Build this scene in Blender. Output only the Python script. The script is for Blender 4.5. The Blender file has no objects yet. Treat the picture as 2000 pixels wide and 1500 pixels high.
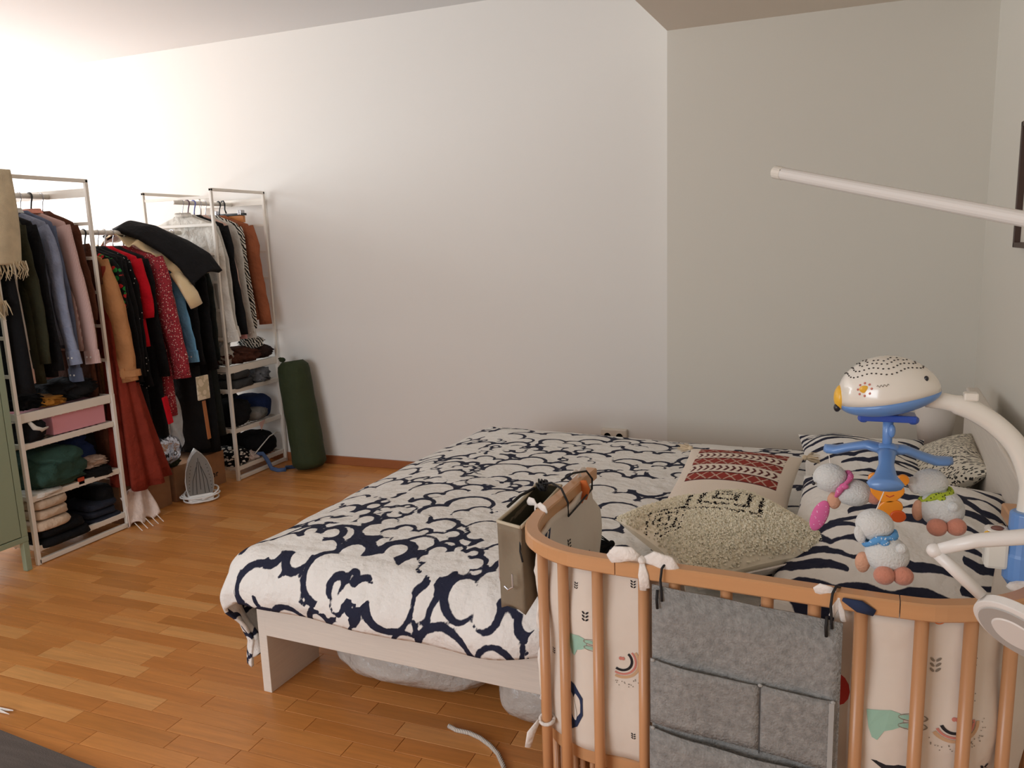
import bpy, bmesh, math, random
import numpy as np
from mathutils import Matrix, Vector, Euler, noise
R = random.Random(7)
PI = math.pi
scene = bpy.context.scene
COL = scene.collection

# ------------------------------------------------------------------ camera, world, light, exposure
cam_d = bpy.data.cameras.new('camera'); cam = bpy.data.objects.new('camera', cam_d); COL.objects.link(cam)
cam_d.sensor_width = 36.0; cam_d.lens = 28.08; cam_d.clip_start = 0.05
M = Matrix(((0.929942, 0.033088, -0.366215), (0.366125, -0.175604, 0.913847), (-0.034071, -0.983905, -0.175416)))
cam.matrix_world = Matrix.Translation((0, 0, 1.38)) @ Matrix([[M[i][0], -M[i][1], -M[i][2]] for i in range(3)]).to_4x4()
scene.camera = cam
w = bpy.data.worlds.new('sky'); scene.world = w; w.use_nodes = True
w.node_tree.nodes['Background'].inputs[0].default_value = (0.72, 0.82, 1.0, 1)
w.node_tree.nodes['Background'].inputs[1].default_value = 1.0
scene.view_settings.view_transform = 'Standard'; scene.view_settings.look = 'None'
scene.view_settings.gamma = 1.0; scene.view_settings.use_curve_mapping = False
scene.view_settings.exposure = -0.20

def area(name, loc, rot, sx, sy, power, color):
    l = bpy.data.lights.new(name, 'AREA'); l.shape = 'RECTANGLE'; l.size = sx; l.size_y = sy
    l.energy = power; l.color = color
    o = bpy.data.objects.new(name, l); COL.objects.link(o); o.location = loc; o.rotation_euler = rot
    return o
# daylight through the left window; fill from an assumed unseen window behind the camera
area('window_daylight', (-6.42, 2.55, 1.55), (0, -PI/2, 0), 1.7, 2.6, 172, (0.90, 0.96, 1.0))
area('rear_window_fill', (-2.6, -2.12, 1.55), (PI/2, 0, 0), 2.6, 1.5, 98, (0.86, 0.93, 1.0))

# ------------------------------------------------------------------ materials
def lin(c): return c/12.92 if c <= 0.04045 else ((c+0.055)/1.055)**2.4
def C(r, g, b, k=1.0): return tuple(min(0.95, lin(v/255.0)*k) for v in (r, g, b)) + (1.0,)
MATS = {}
def base(name):
    m = bpy.data.materials.new(name); m.use_nodes = True
    nt = m.node_tree; return m, nt, nt.nodes['Principled BSDF']
def node(nt, t, **kw):
    n = nt.nodes.new(t)
    for k, v in kw.items(): setattr(n, k, v)
    return n
def add_bump(nt, p, scale, strength, dist=0.002, coord='Object', detail=3, stretch=None):
    tc = node(nt, 'ShaderNodeTexCoord'); nz = node(nt, 'ShaderNodeTexNoise')
    nz.inputs['Scale'].default_value = scale; nz.inputs['Detail'].default_value = detail
    src = tc.outputs[coord]
    if stretch:
        mp = node(nt, 'ShaderNodeMapping'); mp.inputs['Scale'].default_value = stretch
        nt.links.new(src, mp.inputs[0]); src = mp.outputs[0]
    nt.links.new(src, nz.inputs['Vector'])
    b = node(nt, 'ShaderNodeBump'); b.inputs['Strength'].default_value = strength; b.inputs['Distance'].default_value = dist
    nt.links.new(nz.outputs[0], b.inputs['Height']); nt.links.new(b.outputs[0], p.inputs['Normal'])
    return nz
def plain(name, col, rough=0.5, metal=0.0, bump=None, var=0.0, vscale=8.0, trans=0.0, coat=0.0, sheen=0.0, stretch=None, spec=0.5):
    if name in MATS: return MATS[name]
    m, nt, p = base(name)
    p.inputs['Base Color'].default_value = col; p.inputs['Roughness'].default_value = rough
    p.inputs['Metallic'].default_value = metal; p.inputs['Specular IOR Level'].default_value = spec
    if trans: p.inputs['Transmission Weight'].default_value = trans
    if coat: p.inputs['Coat Weight'].default_value = coat; p.inputs['Coat Roughness'].default_value = 0.1
    if sheen: p.inputs['Sheen Weight'].default_value = sheen
    if var:
        tc = node(nt, 'ShaderNodeTexCoord'); nz = node(nt, 'ShaderNodeTexNoise'); nz.inputs['Scale'].default_value = vscale; nz.inputs['Detail'].default_value = 5
        src = tc.outputs['Object']
        if stretch:
            mp = node(nt, 'ShaderNodeMapping'); mp.inputs['Scale'].default_value = stretch
            nt.links.new(src, mp.inputs[0]); src = mp.outputs[0]
        nt.links.new(src, nz.inputs['Vector'])
        mx = node(nt, 'ShaderNodeMix', data_type='RGBA')
        mx.inputs[6].default_value = tuple(c*(1-var) for c in col[:3])+(1,); mx.inputs[7].default_value = tuple(min(1, c*(1+var)) for c in col[:3])+(1,)
        rmp = node(nt, 'ShaderNodeMapRange'); rmp.inputs[1].default_value = 0.3; rmp.inputs[2].default_value = 0.7
        nt.links.new(nz.outputs[0], rmp.inputs[0]); nt.links.new(rmp.outputs[0], mx.inputs[0])
        nt.links.new(mx.outputs[2], p.inputs['Base Color'])
    if bump: add_bump(nt, p, *bump)
    MATS[name] = m; return m
def cloth(name, col, rough=0.9, fine=180, var=0.12): return plain(name, col, rough, bump=(24, 0.75, 0.020, 'Object', 6), var=var, vscale=12, spec=0.2)

def dots(name, colbg, coldot, scale=90, thr=0.33, col2=None, stretch=(1, 1, 1)):
    m, nt, p = base(name); p.inputs['Roughness'].default_value = 0.9; p.inputs['Specular IOR Level'].default_value = 0.2
    tc = node(nt, 'ShaderNodeTexCoord'); mp = node(nt, 'ShaderNodeMapping'); mp.inputs['Scale'].default_value = stretch
    vo = node(nt, 'ShaderNodeTexVoronoi'); vo.inputs['Scale'].default_value = scale
    nt.links.new(tc.outputs['Object'], mp.inputs[0]); nt.links.new(mp.outputs[0], vo.inputs['Vector'])
    cr = node(nt, 'ShaderNodeValToRGB'); cr.color_ramp.interpolation = 'CONSTANT'
    cr.color_ramp.elements[0].color = coldot; cr.color_ramp.elements[1].position = thr; cr.color_ramp.elements[1].color = colbg
    nt.links.new(vo.outputs['Distance'], cr.inputs[0])
    out = cr.outputs[0]
    if col2:
        sep = node(nt, 'ShaderNodeSeparateColor'); nt.links.new(vo.outputs['Color'], sep.inputs[0])
        gt = node(nt, 'ShaderNodeMath', operation='GREATER_THAN'); gt.inputs[1].default_value = 0.5; nt.links.new(sep.outputs[0], gt.inputs[0])
        lt = node(nt, 'ShaderNodeMath', operation='LESS_THAN'); lt.inputs[1].default_value = thr; nt.links.new(vo.outputs['Distance'], lt.inputs[0])
        mu = node(nt, 'ShaderNodeMath', operation='MULTIPLY'); nt.links.new(gt.outputs[0], mu.inputs[0]); nt.links.new(lt.outputs[0], mu.inputs[1])
        mx = node(nt, 'ShaderNodeMix', data_type='RGBA'); nt.links.new(mu.outputs[0], mx.inputs[0]); nt.links.new(out, mx.inputs[6]); mx.inputs[7].default_value = col2
        out = mx.outputs[2]
    nt.links.new(out, p.inputs['Base Color']); MATS[name] = m; return m
def stripes(name, c1, c2, scale=60, dirn='X', dist=0.0, bands=0.5):
    m, nt, p = base(name); p.inputs['Roughness'].default_value = 0.88; p.inputs['Specular IOR Level'].default_value = 0.2
    tc = node(nt, 'ShaderNodeTexCoord'); wv = node(nt, 'ShaderNodeTexWave', bands_direction=dirn)
    wv.inputs['Scale'].default_value = scale; wv.inputs['Distortion'].default_value = dist; wv.inputs['Detail'].default_value = 1
    nt.links.new(tc.outputs['Object'], wv.inputs['Vector'])
    cr = node(nt, 'ShaderNodeValToRGB'); cr.color_ramp.elements[0].color = c1; cr.color_ramp.elements[1].color = c2
    cr.color_ramp.elements[0].position = bands-0.08; cr.color_ramp.elements[1].position = bands+0.08
    nt.links.new(wv.outputs[0], cr.inputs[0]); nt.links.new(cr.outputs[0], p.inputs['Base Color']); MATS[name] = m; return m
def attr_mat(name, rough=0.9, bump=(220, 0.3, 0.003), spec=0.2):
    m, nt, p = base(name); a = node(nt, 'ShaderNodeAttribute', attribute_name='tint')
    nt.links.new(a.outputs['Color'], p.inputs['Base Color']); p.inputs['Roughness'].default_value = rough; p.inputs['Specular IOR Level'].default_value = spec
    if bump: add_bump(nt, p, *bump)
    MATS[name] = m; return m
def print_mat(name, white, ink):
    """cotton with a brushed ink print: the mesh carries the print's distance field in the attribute 'ink'"""
    m, nt, p = base(name); a = node(nt, 'ShaderNodeAttribute', attribute_name='ink')
    tc = node(nt, 'ShaderNodeTexCoord')
    nz = node(nt, 'ShaderNodeTexNoise'); nz.inputs['Scale'].default_value = 45; nz.inputs['Detail'].default_value = 4
    nt.links.new(tc.outputs['Object'], nz.inputs['Vector'])
    s = node(nt, 'ShaderNodeMath', operation='MULTIPLY_ADD'); s.inputs[1].default_value = 0.010; s.inputs[2].default_value = -0.005
    nt.links.new(nz.outputs[0], s.inputs[0])
    ad = node(nt, 'ShaderNodeMath', operation='ADD'); nt.links.new(a.outputs['Fac'], ad.inputs[0]); nt.links.new(s.outputs[0], ad.inputs[1])
    mr = node(nt, 'ShaderNodeMapRange'); mr.inputs[1].default_value = -0.0012; mr.inputs[2].default_value = 0.0012
    nt.links.new(ad.outputs[0], mr.inputs[0])
    mx = node(nt, 'ShaderNodeMix', data_type='RGBA'); mx.inputs[6].default_value = ink; mx.inputs[7].default_value = white
    nt.links.new(mr.outputs[0], mx.inputs[0]); nt.links.new(mx.outputs[2], p.inputs['Base Color'])
    p.inputs['Roughness'].default_value = 0.85; p.inputs['Specular IOR Level'].default_value = 0.2
    add_bump(nt, p, 20, 0.9, 0.016, detail=7)
    MATS[name] = m; return m
def wood(name, col, scale=(3, 30, 30), rough=0.35, var=0.25):
    m, nt, p = base(name); tc = node(nt, 'ShaderNodeTexCoord'); mp = node(nt, 'ShaderNodeMapping'); mp.inputs['Scale'].default_value = scale
    nz = node(nt, 'ShaderNodeTexNoise'); nz.inputs['Scale'].default_value = 2; nz.inputs['Detail'].default_value = 6; nz.inputs['Roughness'].default_value = 0.6
    nt.links.new(tc.outputs['Object'], mp.inputs[0]); nt.links.new(mp.outputs[0], nz.inputs['Vector'])
    mx = node(nt, 'ShaderNodeMix', data_type='RGBA'); mx.inputs[6].default_value = tuple(c*(1-var) for c in col[:3])+(1,); mx.inputs[7].default_value = tuple(c*(1+var) for c in col[:3])+(1,)
    nt.links.new(nz.outputs[0], mx.inputs[0]); nt.links.new(mx.outputs[2], p.inputs['Base Color']); p.inputs['Roughness'].default_value = rough
    MATS[name] = m; return m
def film(name, tint, alpha=0.35, rough=0.15):
    """thin crinkled plastic film"""
    m, nt, p = base(name); p.inputs['Base Color'].default_value = tint; p.inputs['Roughness'].default_value = rough
    p.inputs['Alpha'].default_value = alpha; add_bump(nt, p, 22, 0.9, 0.02, detail=4); MATS[name] = m; return m

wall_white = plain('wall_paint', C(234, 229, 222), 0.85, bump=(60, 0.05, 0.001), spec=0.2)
wall_shaded = plain('wall_paint_shaded', C(222, 216, 204), 0.85, bump=(60, 0.05, 0.001), spec=0.2)  # same wall paint, darkened to hold the shade on pier and right wall
ceil_m = plain('ceiling_paint', C(222, 220, 218), 0.9, spec=0.2)
soffit_m = plain('soffit_paint', C(226, 214, 200), 0.9, spec=0.2)
white_metal = plain('white_powder_coat', C(236, 228, 216), 0.4, var=0.03)
chrome = plain('chrome', C(190, 190, 195), 0.2, 1.0)
dark_metal = plain('dark_steel', C(60, 60, 64), 0.3, 0.8)
beech = wood('beech', C(196, 142, 98), (6, 6, 2.0), 0.32, 0.10)
beech_h = wood('beech_rail', C(202, 150, 104), (2, 2, 30), 0.3, 0.10)
bed_white = plain('bed_white_veneer', C(226, 216, 204), 0.45, var=0.04, stretch=(1, 1, 25))
cotton = cloth('white_cotton', C(236, 228, 220))
black_cord = plain('black_elastic', C(18, 18, 20), 0.7)

# ------------------------------------------------------------------ mesh builder
class MB:
    def __init__(s): s.v = []; s.f = []
    def add(s, vs, fs):
        o = len(s.v); s.v += [tuple(v) for v in vs]; s.f += [tuple(i+o for i in f) for f in fs]; return s
    def box(s, x0, x1, y0, y1, z0, z1):
        return s.add([(x0,y0,z0),(x1,y0,z0),(x1,y1,z0),(x0,y1,z0),(x0,y0,z1),(x1,y0,z1),(x1,y1,z1),(x0,y1,z1)],
                     [(0,3,2,1),(4,5,6,7),(0,1,5,4),(1,2,6,5),(2,3,7,6),(3,0,4,7)])
    def bar(s, p, q, w, h, up=(0,0,1)):
        p, q = Vector(p), Vector(q); d = (q-p).normalized(); up = Vector(up)
        sd = d.cross(up)
        if sd.length < 1e-4: sd = d.cross(Vector((0,1,0)))
        sd.normalize(); u = sd.cross(d)
        vs = [b + sd*w/2*i + u*h/2*j for b in (p, q) for i, j in ((-1,-1),(1,-1),(1,1),(-1,1))]
        return s.add(vs, [(0,1,2,3),(7,6,5,4),(0,4,5,1),(1,5,6,2),(2,6,7,3),(3,7,4,0)])
    def loft(s, rings, cap=True, closed=True):
        n = len(rings[0]); o = len(s.v)
        for r in rings: s.v += [tuple(p) for p in r]
        m = n if closed else n-1
        for i in range(len(rings)-1):
            for j in range(m):
                a = o+i*n+j; b = o+i*n+(j+1) % n
                s.f.append((a, b, b+n, a+n))
        if cap and closed:
            s.f.append(tuple(o+j for j in range(n-1, -1, -1))); s.f.append(tuple(o+(len(rings)-1)*n+j for j in range(n)))
        return s
    def tube(s, pts, rad, n=8, sq=1.0, cap=True, up=None):
        pts = [Vector(p) for p in pts]; k = len(pts)
        rr = rad if isinstance(rad, (list, tuple)) else [rad]*k
        rings = []; u = Vector(up) if up else None
        for i, p in enumerate(pts):
            t = (pts[min(i+1, k-1)]-pts[max(i-1, 0)]).normalized()
            if u is None:
                u = Vector((0,0,1)) if abs(t.z) < 0.9 else Vector((1,0,0))
            u = (u - t*u.dot(t)).normalized(); b = t.cross(u)
            r = rr[i]
            rings.append([p + u*math.cos(a)*r + b*math.sin(a)*r*sq for a in [2*PI*j/n for j in range(n)]])
        return s.loft(rings, cap)
    def lathe(s, prof, c=(0,0,0), n=24):
        return s.loft([[(c[0]+r*math.cos(2*PI*j/n), c[1]+r*math.sin(2*PI*j/n), c[2]+z) for j in range(n)] for r, z in prof])
    def blob(s, c, r, e=1.0, n=20, m=12, fn=None):
        """super-ellipsoid; e<1 makes it boxier; fn(x,y,z) moves each unit point"""
        rings = []
        sg = lambda v, p: math.copysign(abs(v)**p, v)
        for i in range(m+1):
            ph = -PI/2+PI*i/m; ring = []
            for j in range(n):
                th = 2*PI*j/n
                x = sg(max(math.cos(ph), 1e-3), e)*sg(math.cos(th), e); y = sg(max(math.cos(ph), 1e-3), e)*sg(math.sin(th), e); z = sg(math.sin(ph), e)
                if fn: x, y, z = fn(x, y, z)
                ring.append((c[0]+x*r[0], c[1]+y*r[1], c[2]+z*r[2]))
            rings.append(ring)
        return s.loft(rings)
    def build(s, name, mat, parent=None, bevel=0, smooth=False, loc=None, sub=0, solid=0, ang=None):
        me = bpy.data.meshes.new(name)
        vs = s.v
        inv = None
        if parent is not None: inv = WM(parent).inverted()
        elif loc is not None: inv = Matrix.Translation(Vector(loc)).inverted()
        if inv is not None: vs = [tuple(inv @ Vector(v)) for v in vs]
        me.from_pydata(vs, [], s.f); me.validate()
        bm = bmesh.new(); bm.from_mesh(me); bmesh.ops.recalc_face_normals(bm, faces=bm.faces); bm.to_mesh(me); bm.free()
        me.materials.append(mat)
        o = bpy.data.objects.new(name, me); COL.objects.link(o)
        if parent is not None: o.parent = parent
        elif loc is not None: o.location = loc
        if smooth:
            me.polygons.foreach_set('use_smooth', [True]*len(me.polygons))
        if bevel:
            b = o.modifiers.new('bevel', 'BEVEL'); b.width = bevel; b.segments = 2; b.limit_method = 'ANGLE'; b.angle_limit = 0.6
        if solid:
            b = o.modifiers.new('solid', 'SOLIDIFY'); b.thickness = solid; b.offset = 0
        if sub:
            b = o.modifiers.new('sub', 'SUBSURF'); b.levels = sub; b.render_levels = sub
        return o
def WM(o):
    m = Matrix.LocRotScale(o.location, o.rotation_euler, o.scale)
    return WM(o.parent) @ m if o.parent else m
def thing(name, label, cat, loc=(0,0,0), rot=(0,0,0), group=None):
    o = bpy.data.objects.new(name, None); COL.objects.link(o); o.empty_display_size = 0.05
    o.location = loc; o.rotation_euler = rot; o['label'] = label; o['category'] = cat
    if group: o['group'] = group
    return o
def tag(o, label, cat, group=None):
    o['label'] = label; o['category'] = cat
    if group: o['group'] = group
    return o
def struct(o): o['kind'] = 'structure'; return o
def set_attr(o, name, vals, typ='FLOAT'):
    a = o.data.attributes.new(name, typ, 'POINT')
    if typ == 'FLOAT': a.data.foreach_set('value', np.asarray(vals, dtype=np.float32))
    else: a.data.foreach_set('color', np.asarray(vals, dtype=np.float32).reshape(-1))
def swell(seed, f=1.0, k=5):
    r = random.Random(seed); w_ = [(r.uniform(-1, 1)*f, r.uniform(-1, 1)*f, r.uniform(-1, 1)*f, r.uniform(0, 6.3), r.uniform(.5, 1)) for _ in range(k)]
    return lambda x, y, z=0: sum(a*np.sin(p*x+q*y+t*z+ph) for p, q, t, ph, a in w_)/k
def text(word, size, mat, parent, mtx, name='letter', depth=0.0004):
    if len(word) > 1:
        for i, c in enumerate(word):
            if c != ' ': text(c, size, mat, parent, mtx @ Matrix.Translation(((i-(len(word)-1)/2)*size*.56, 0, 0)), name, depth)
        return
    cu = bpy.data.curves.new('t', 'FONT'); cu.body = word; cu.size = size; cu.extrude = depth; cu.align_x = 'CENTER'; cu.offset = size*0.02
    ob = bpy.data.objects.new('t', cu); COL.objects.link(ob)
    me = bpy.data.meshes.new_from_object(ob); bpy.data.objects.remove(ob)
    me.transform(WM(parent).inverted() @ mtx); me.materials.append(mat)
    o = bpy.data.objects.new(name, me); COL.objects.link(o); o.parent = parent; return o

# ------------------------------------------------------------------ room shell
XL, XR, YB, YA, HC = -6.5, 0.62, -2.2, 4.235, 2.662
YW = 4.05                                         # the wall pier right of the outside corner stands proud of the far wall
fl = struct(MB().box(XL-.1, XR+.1, YB-.1, YA+.1, -0.12, -0.006).build('floor', plain('floor_screed', C(120, 78, 44), 0.8)))
far = struct(MB().box(XL-.1, XR+.1, YA, YA+.12, -0.12, HC+.1).build('wall_far', wall_white))
pier = struct(MB().box(-0.763, XR+.1, YW, YA, -0.006, HC).build('wall_pier', wall_shaded))
struct(MB().box(XR, XR+.12, YB, YW+.2, -0.12, HC).build('wall_right', wall_shaded))
# left wall with window opening y 1.25..3.85, z 0.7..2.4
wl = MB(); wl.box(XL-.12, XL, YB, 1.25, -.12, HC); wl.box(XL-.12, XL, 3.85, YA, -.12, HC); wl.box(XL-.12, XL, 1.25, 3.85, -.12, .7); wl.box(XL-.12, XL, 1.25, 3.85, 2.4, HC)
struct(wl.build('wall_left', wall_white))
wb = MB(); wb.box(XL, -3.9, YB-.12, YB, -.12, HC); wb.box(-1.3, XR, YB-.12, YB, -.12, HC); wb.box(-3.9, -1.3, YB-.12, YB, -.12, .8); wb.box(-3.9, -1.3, YB-.12, YB, 2.3, HC)
struct(wb.build('wall_back', wall_white))
def window(nm, x0, x1, y0, y1, z0, z1, axis):
    r = struct(MB().box(x0, x1, y0, y1, z0-.04, z0).build(nm, white_metal))
    f = MB()
    if axis == 'x':
        c = (x0+x1)/2
        for y in (y0, (y0+y1)/2, y1): f.box(c-.03, c+.03, y-.035, y+.035, z0, z1)
        f.box(c-.03, c+.03, y0, y1, z0, z0+.06); f.box(c-.03, c+.03, y0, y1, z1-.06, z1)
        g = MB().box(c-.004, c+.004, y0, y1, z0, z1)
    else:
        c = (y0+y1)/2
        for x in (x0, (x0+x1)/2, x1): f.box(x-.035, x+.035, c-.03, c+.03, z0, z1)
        f.box(x0, x1, c-.03, c+.03, z0, z0+.06); f.box(x0, x1, c-.03, c+.03, z1-.06, z1)
        g = MB().box(x0, x1, c-.004, c+.004, z0, z1)
    f.build('window_frame', white_metal, r, bevel=.004)
    g.build('window_pane', plain('window_glass', (1, 1, 1, 1), 0.0, trans=1.0), r)
window('window_1', XL-.12, XL, 1.25, 3.85, .7, 2.4, 'x')
window('window_2', -3.9, -1.3, YB-.12, YB, .8, 2.3, 'y')  # unseen window, placed behind the camera for the fill light
# high ceiling, and the dropped ceiling over the bed whose edge runs slightly askew
xe = lambda y: -0.763 - (YW-y)*0.045
struct(MB().box(XL-.1, XR+.1, YB-.1, YA+.1, HC, HC+.1).build('ceiling', ceil_m))
zs = 2.345
d = MB(); d.add([(xe(YW),YW,zs),(XR,YW,zs),(XR,YB,zs),(xe(YB),YB,zs),(xe(YW),YW,HC),(XR,YW,HC),(XR,YB,HC),(xe(YB),YB,HC)],
      [(0,1,2,3),(4,7,6,5),(0,4,5,1),(1,5,6,2),(2,6,7,3),(3,7,4,0)])
struct(d.build('ceiling_dropped', soffit_m))
# baseboards
bb = wood('baseboard_oak', C(160, 96, 56), (3, 30, 30), 0.4, 0.12)
struct(MB().box(XL, -0.763, YA-.016, YA, 0, .055).build('baseboard_far', bb, bevel=.003))
struct(MB().box(-0.763, XR, YW-.016, YW, 0, .055).build('baseboard_pier', bb, bevel=.003))
struct(MB().box(XR-.016, XR, YB, YW-.016, 0, .055).build('baseboard_right', bb, bevel=.003))

# parquet strips
def parquet_mat(name, use_attr):
    m, nt, p = base(name)
    if use_attr: src = node(nt, 'ShaderNodeAttribute', attribute_name='rnd').outputs['Fac']
    else: src = node(nt, 'ShaderNodeObjectInfo').outputs['Random']
    geo = node(nt, 'ShaderNodeNewGeometry'); mp = node(nt, 'ShaderNodeMapping'); mp.inputs['Scale'].default_value = (3.0, 45, 1)
    nt.links.new(geo.outputs['Position'], mp.inputs[0])
    wn = node(nt, 'ShaderNodeMath', operation='MULTIPLY'); wn.inputs[1].default_value = 37; nt.links.new(src, wn.inputs[0])
    nz = node(nt, 'ShaderNodeTexNoise', noise_dimensions='4D'); nz.inputs['Scale'].default_value = 1.4; nz.inputs['Detail'].default_value = 7; nz.inputs['Roughness'].default_value = 0.65
    nt.links.new(mp.outputs[0], nz.inputs['Vector']); nt.links.new(wn.outputs[0], nz.inputs['W'])
    cr = node(nt, 'ShaderNodeValToRGB'); e = cr.color_ramp.elements
    e[0].position = 0.0; e[0].color = C(192, 126, 62); e[1].position = 1.0; e[1].color = C(222, 162, 98)
    for pos, c in ((.15, C(200, 130, 66)), (.5, C(208, 138, 72)), (.85, C(213, 145, 79))):
        x = e.new(pos); x.color = c
    nt.links.new(src, cr.inputs[0])
    mx = node(nt, 'ShaderNodeMix', data_type='RGBA', blend_type='MULTIPLY'); mx.inputs[0].default_value = 1
    gr = node(nt, 'ShaderNodeMapRange'); gr.inputs[1].default_value = .3; gr.inputs[2].default_value = .7; gr.inputs[3].default_value = .82; gr.inputs[4].default_value = 1.12
    nt.links.new(nz.outputs[0], gr.inputs[0]); nt.links.new(cr.outputs[0], mx.inputs[6]); nt.links.new(gr.outputs[0], mx.inputs[7])
    nt.links.new(mx.outputs[2], p.inputs['Base Color'])
    p.inputs['Roughness'].default_value = 0.34; p.inputs['Specular IOR Level'].default_value = 0.45
    return m
pm_o, pm_a = parquet_mat('parquet_oak', False), parquet_mat('parquet_oak_far', True)
SW = 0.066; LENS = [0.22, 0.30, 0.38, 0.46]
def strip_mesh(L):
    b = MB(); g = .0006; c = .0008
    b.add([(g,g,-.006),(L-g,g,-.006),(L-g,SW-g,-.006),(g,SW-g,-.006),(g,g,-c),(L-g,g,-c),(L-g,SW-g,-c),(g,SW-g,-c),
           (g+c,g+c,0),(L-g-c,g+c,0),(L-g-c,SW-g-c,0),(g+c,SW-g-c,0)],
          [(0,1,5,4),(1,2,6,5),(2,3,7,6),(3,0,4,7),(4,5,9,8),(5,6,10,9),(6,7,11,10),(7,4,8,11),(8,9,10,11)])
    me = bpy.data.meshes.new('parquet_strip'); me.from_pydata(b.v, [], b.f); me.materials.append(pm_o); return me, b
SM = [strip_mesh(L) for L in LENS]
cand = []; rest_v = []; rest_f = []; rest_r = []
r_ = random.Random(3); nrow = int((YA-YB)/SW)
for i in range(nrow):
    y = YA-.001-(i+1)*SW; x = XL - r_.random()*.4
    while x < XR:
        k = r_.choice((0, 1, 1, 2, 2, 3)); L = LENS[k]; cand.append((x, y, k)); x += L
def vis(c):
    x, y, k = c; return -3.35 < x < -0.35 and y > 1.30 - max(0, (-2.2-x))*.2 and not (x > -1.5 and y > 2.2)
inview = sorted([c for c in cand if vis(c)], key=lambda c: math.hypot(c[0]+c[2]*.05, c[1]))
ind = set(inview[:298])
for c in cand:
    x, y, k = c
    if c in ind:
        o = bpy.data.objects.new('parquet_strip', SM[k][0]); COL.objects.link(o); o.parent = fl; o.location = (x, y, 0)
    else:
        off = len(rest_v); rest_v += [(a+x, b+y, z) for a, b, z in SM[k][1].v]; rest_f += [tuple(j+off for j in f) for f in SM[k][1].f]; rest_r += [r_.random()]*12
me = bpy.data.meshes.new('parquet_strips'); me.from_pydata(rest_v, [], rest_f); me.materials.append(pm_a)
o = bpy.data.objects.new('parquet_strips', me); COL.objects.link(o); o.parent = fl; o['kind'] = 'stuff'; set_attr(o, 'rnd', rest_r)

# ------------------------------------------------------------------ print with brushed cloud outlines
def make_clouds(a0, a1, b0, b1, seed, sx=0.30, sy=0.17, big=0.17, w0=0.020, rot=0.0):
    r = random.Random(seed); out = []; row = 0; b = b1
    while b > b0:
        a = a0 + (row % 2)*sx*.5 - r.random()*.1
        while a < a1:
            s = r.uniform(.75, 1.2); out.append((a+r.uniform(-.04, .04), b+r.uniform(-.03, .03), big*s, big*.62*s*r.uniform(.85, 1.15), r.choice((5, 6, 7, 8)), rot+r.uniform(-.3, .3), w0*r.uniform(.8, 1.25), r.uniform(0, 6.3)))
            if r.random() < .65:
                q = out[-1]; k = r.uniform(.42, .6); out.append((q[0]+r.uniform(-.03, .03), q[1]+r.uniform(-.03, .02), q[2]*k, q[3]*k*r.uniform(.8, 1.15), r.choice((5, 6, 7)), rot+r.uniform(-.4, .4), w0*r.uniform(.6, .85), r.uniform(0, 6.3)))
            a += sx*r.uniform(.8, 1.15)
        b -= sy*r.uniform(.85, 1.1); row += 1
    return out
def cloud_ink(A, B, clouds):
    A = np.asarray(A, float); B = np.asarray(B, float); val = np.full(A.shape, 0.05)
    for ca, cb, rx, ry, n, rot, w0, ph in clouds:
        R0 = rx*1.7
        sel = np.where((np.abs(A-ca) < R0) & (np.abs(B-cb) < R0))[0]
        if not len(sel): continue
        x = A[sel]-ca; y = B[sel]-cb; c, s = math.cos(rot), math.sin(rot); x, y = x*c+y*s, -x*s+y*c
        ell = (np.sqrt((x/rx)**2+(y/ry)**2)-.93)*ry
        sd = ell.copy()
        for i in range(n):
            t = 2*PI*(i+.5*math.sin(ph))/n; lr = (rx+ry)/2*math.sin(PI/n)*1.12*(1+.25*math.sin(ph*3+i*2.4))
            sd = np.minimum(sd, np.hypot(x-rx*.88*math.cos(t), y-ry*.88*math.sin(t))-lr)
        th = np.arctan2(y, x)
        wv = w0*(.50+.62*np.abs(np.sin(th*1.0+ph)) + .30*np.sin(th*3+ph*2))
        wv = np.where(np.sin(th+ph*1.7) < -.93, -.004, np.maximum(wv, w0*.22))
        ring = np.abs(sd+wv*.5)-wv*.5
        val[sel] = np.where(sd < 0.0, ring, np.minimum(val[sel], np.where(sd < .03, sd+.001, .05)))
    return val
duvet_mat = print_mat('cloud_print_cotton', C(240, 236, 230), C(40, 43, 62))

# ------------------------------------------------------------------ bed
BO = (-1.632, 1.862, 0); BR = (0, 0, math.radians(-2.7)); BL, BWd = 2.06, 1.72
bed = thing('bed', 'white double bed frame with slab foot end and side rails under the cloud print duvet', 'bed', BO, BR)
BM = WM(bed)
def bmb(mb):                                                          # bed-local to world
    mb.v = [tuple(BM @ Vector(v)) for v in mb.v]; return mb
def bw(x, y, z): return tuple(BM @ Vector((x, y, z)))
bmb(MB().box(.03, BL, 0, .022, .195, .375)).build('side_rail', bed_white, bed, bevel=.002)
bmb(MB().box(.03, BL, BWd-.022, BWd, .195, .375)).build('side_rail', bed_white, bed, bevel=.002)
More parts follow.
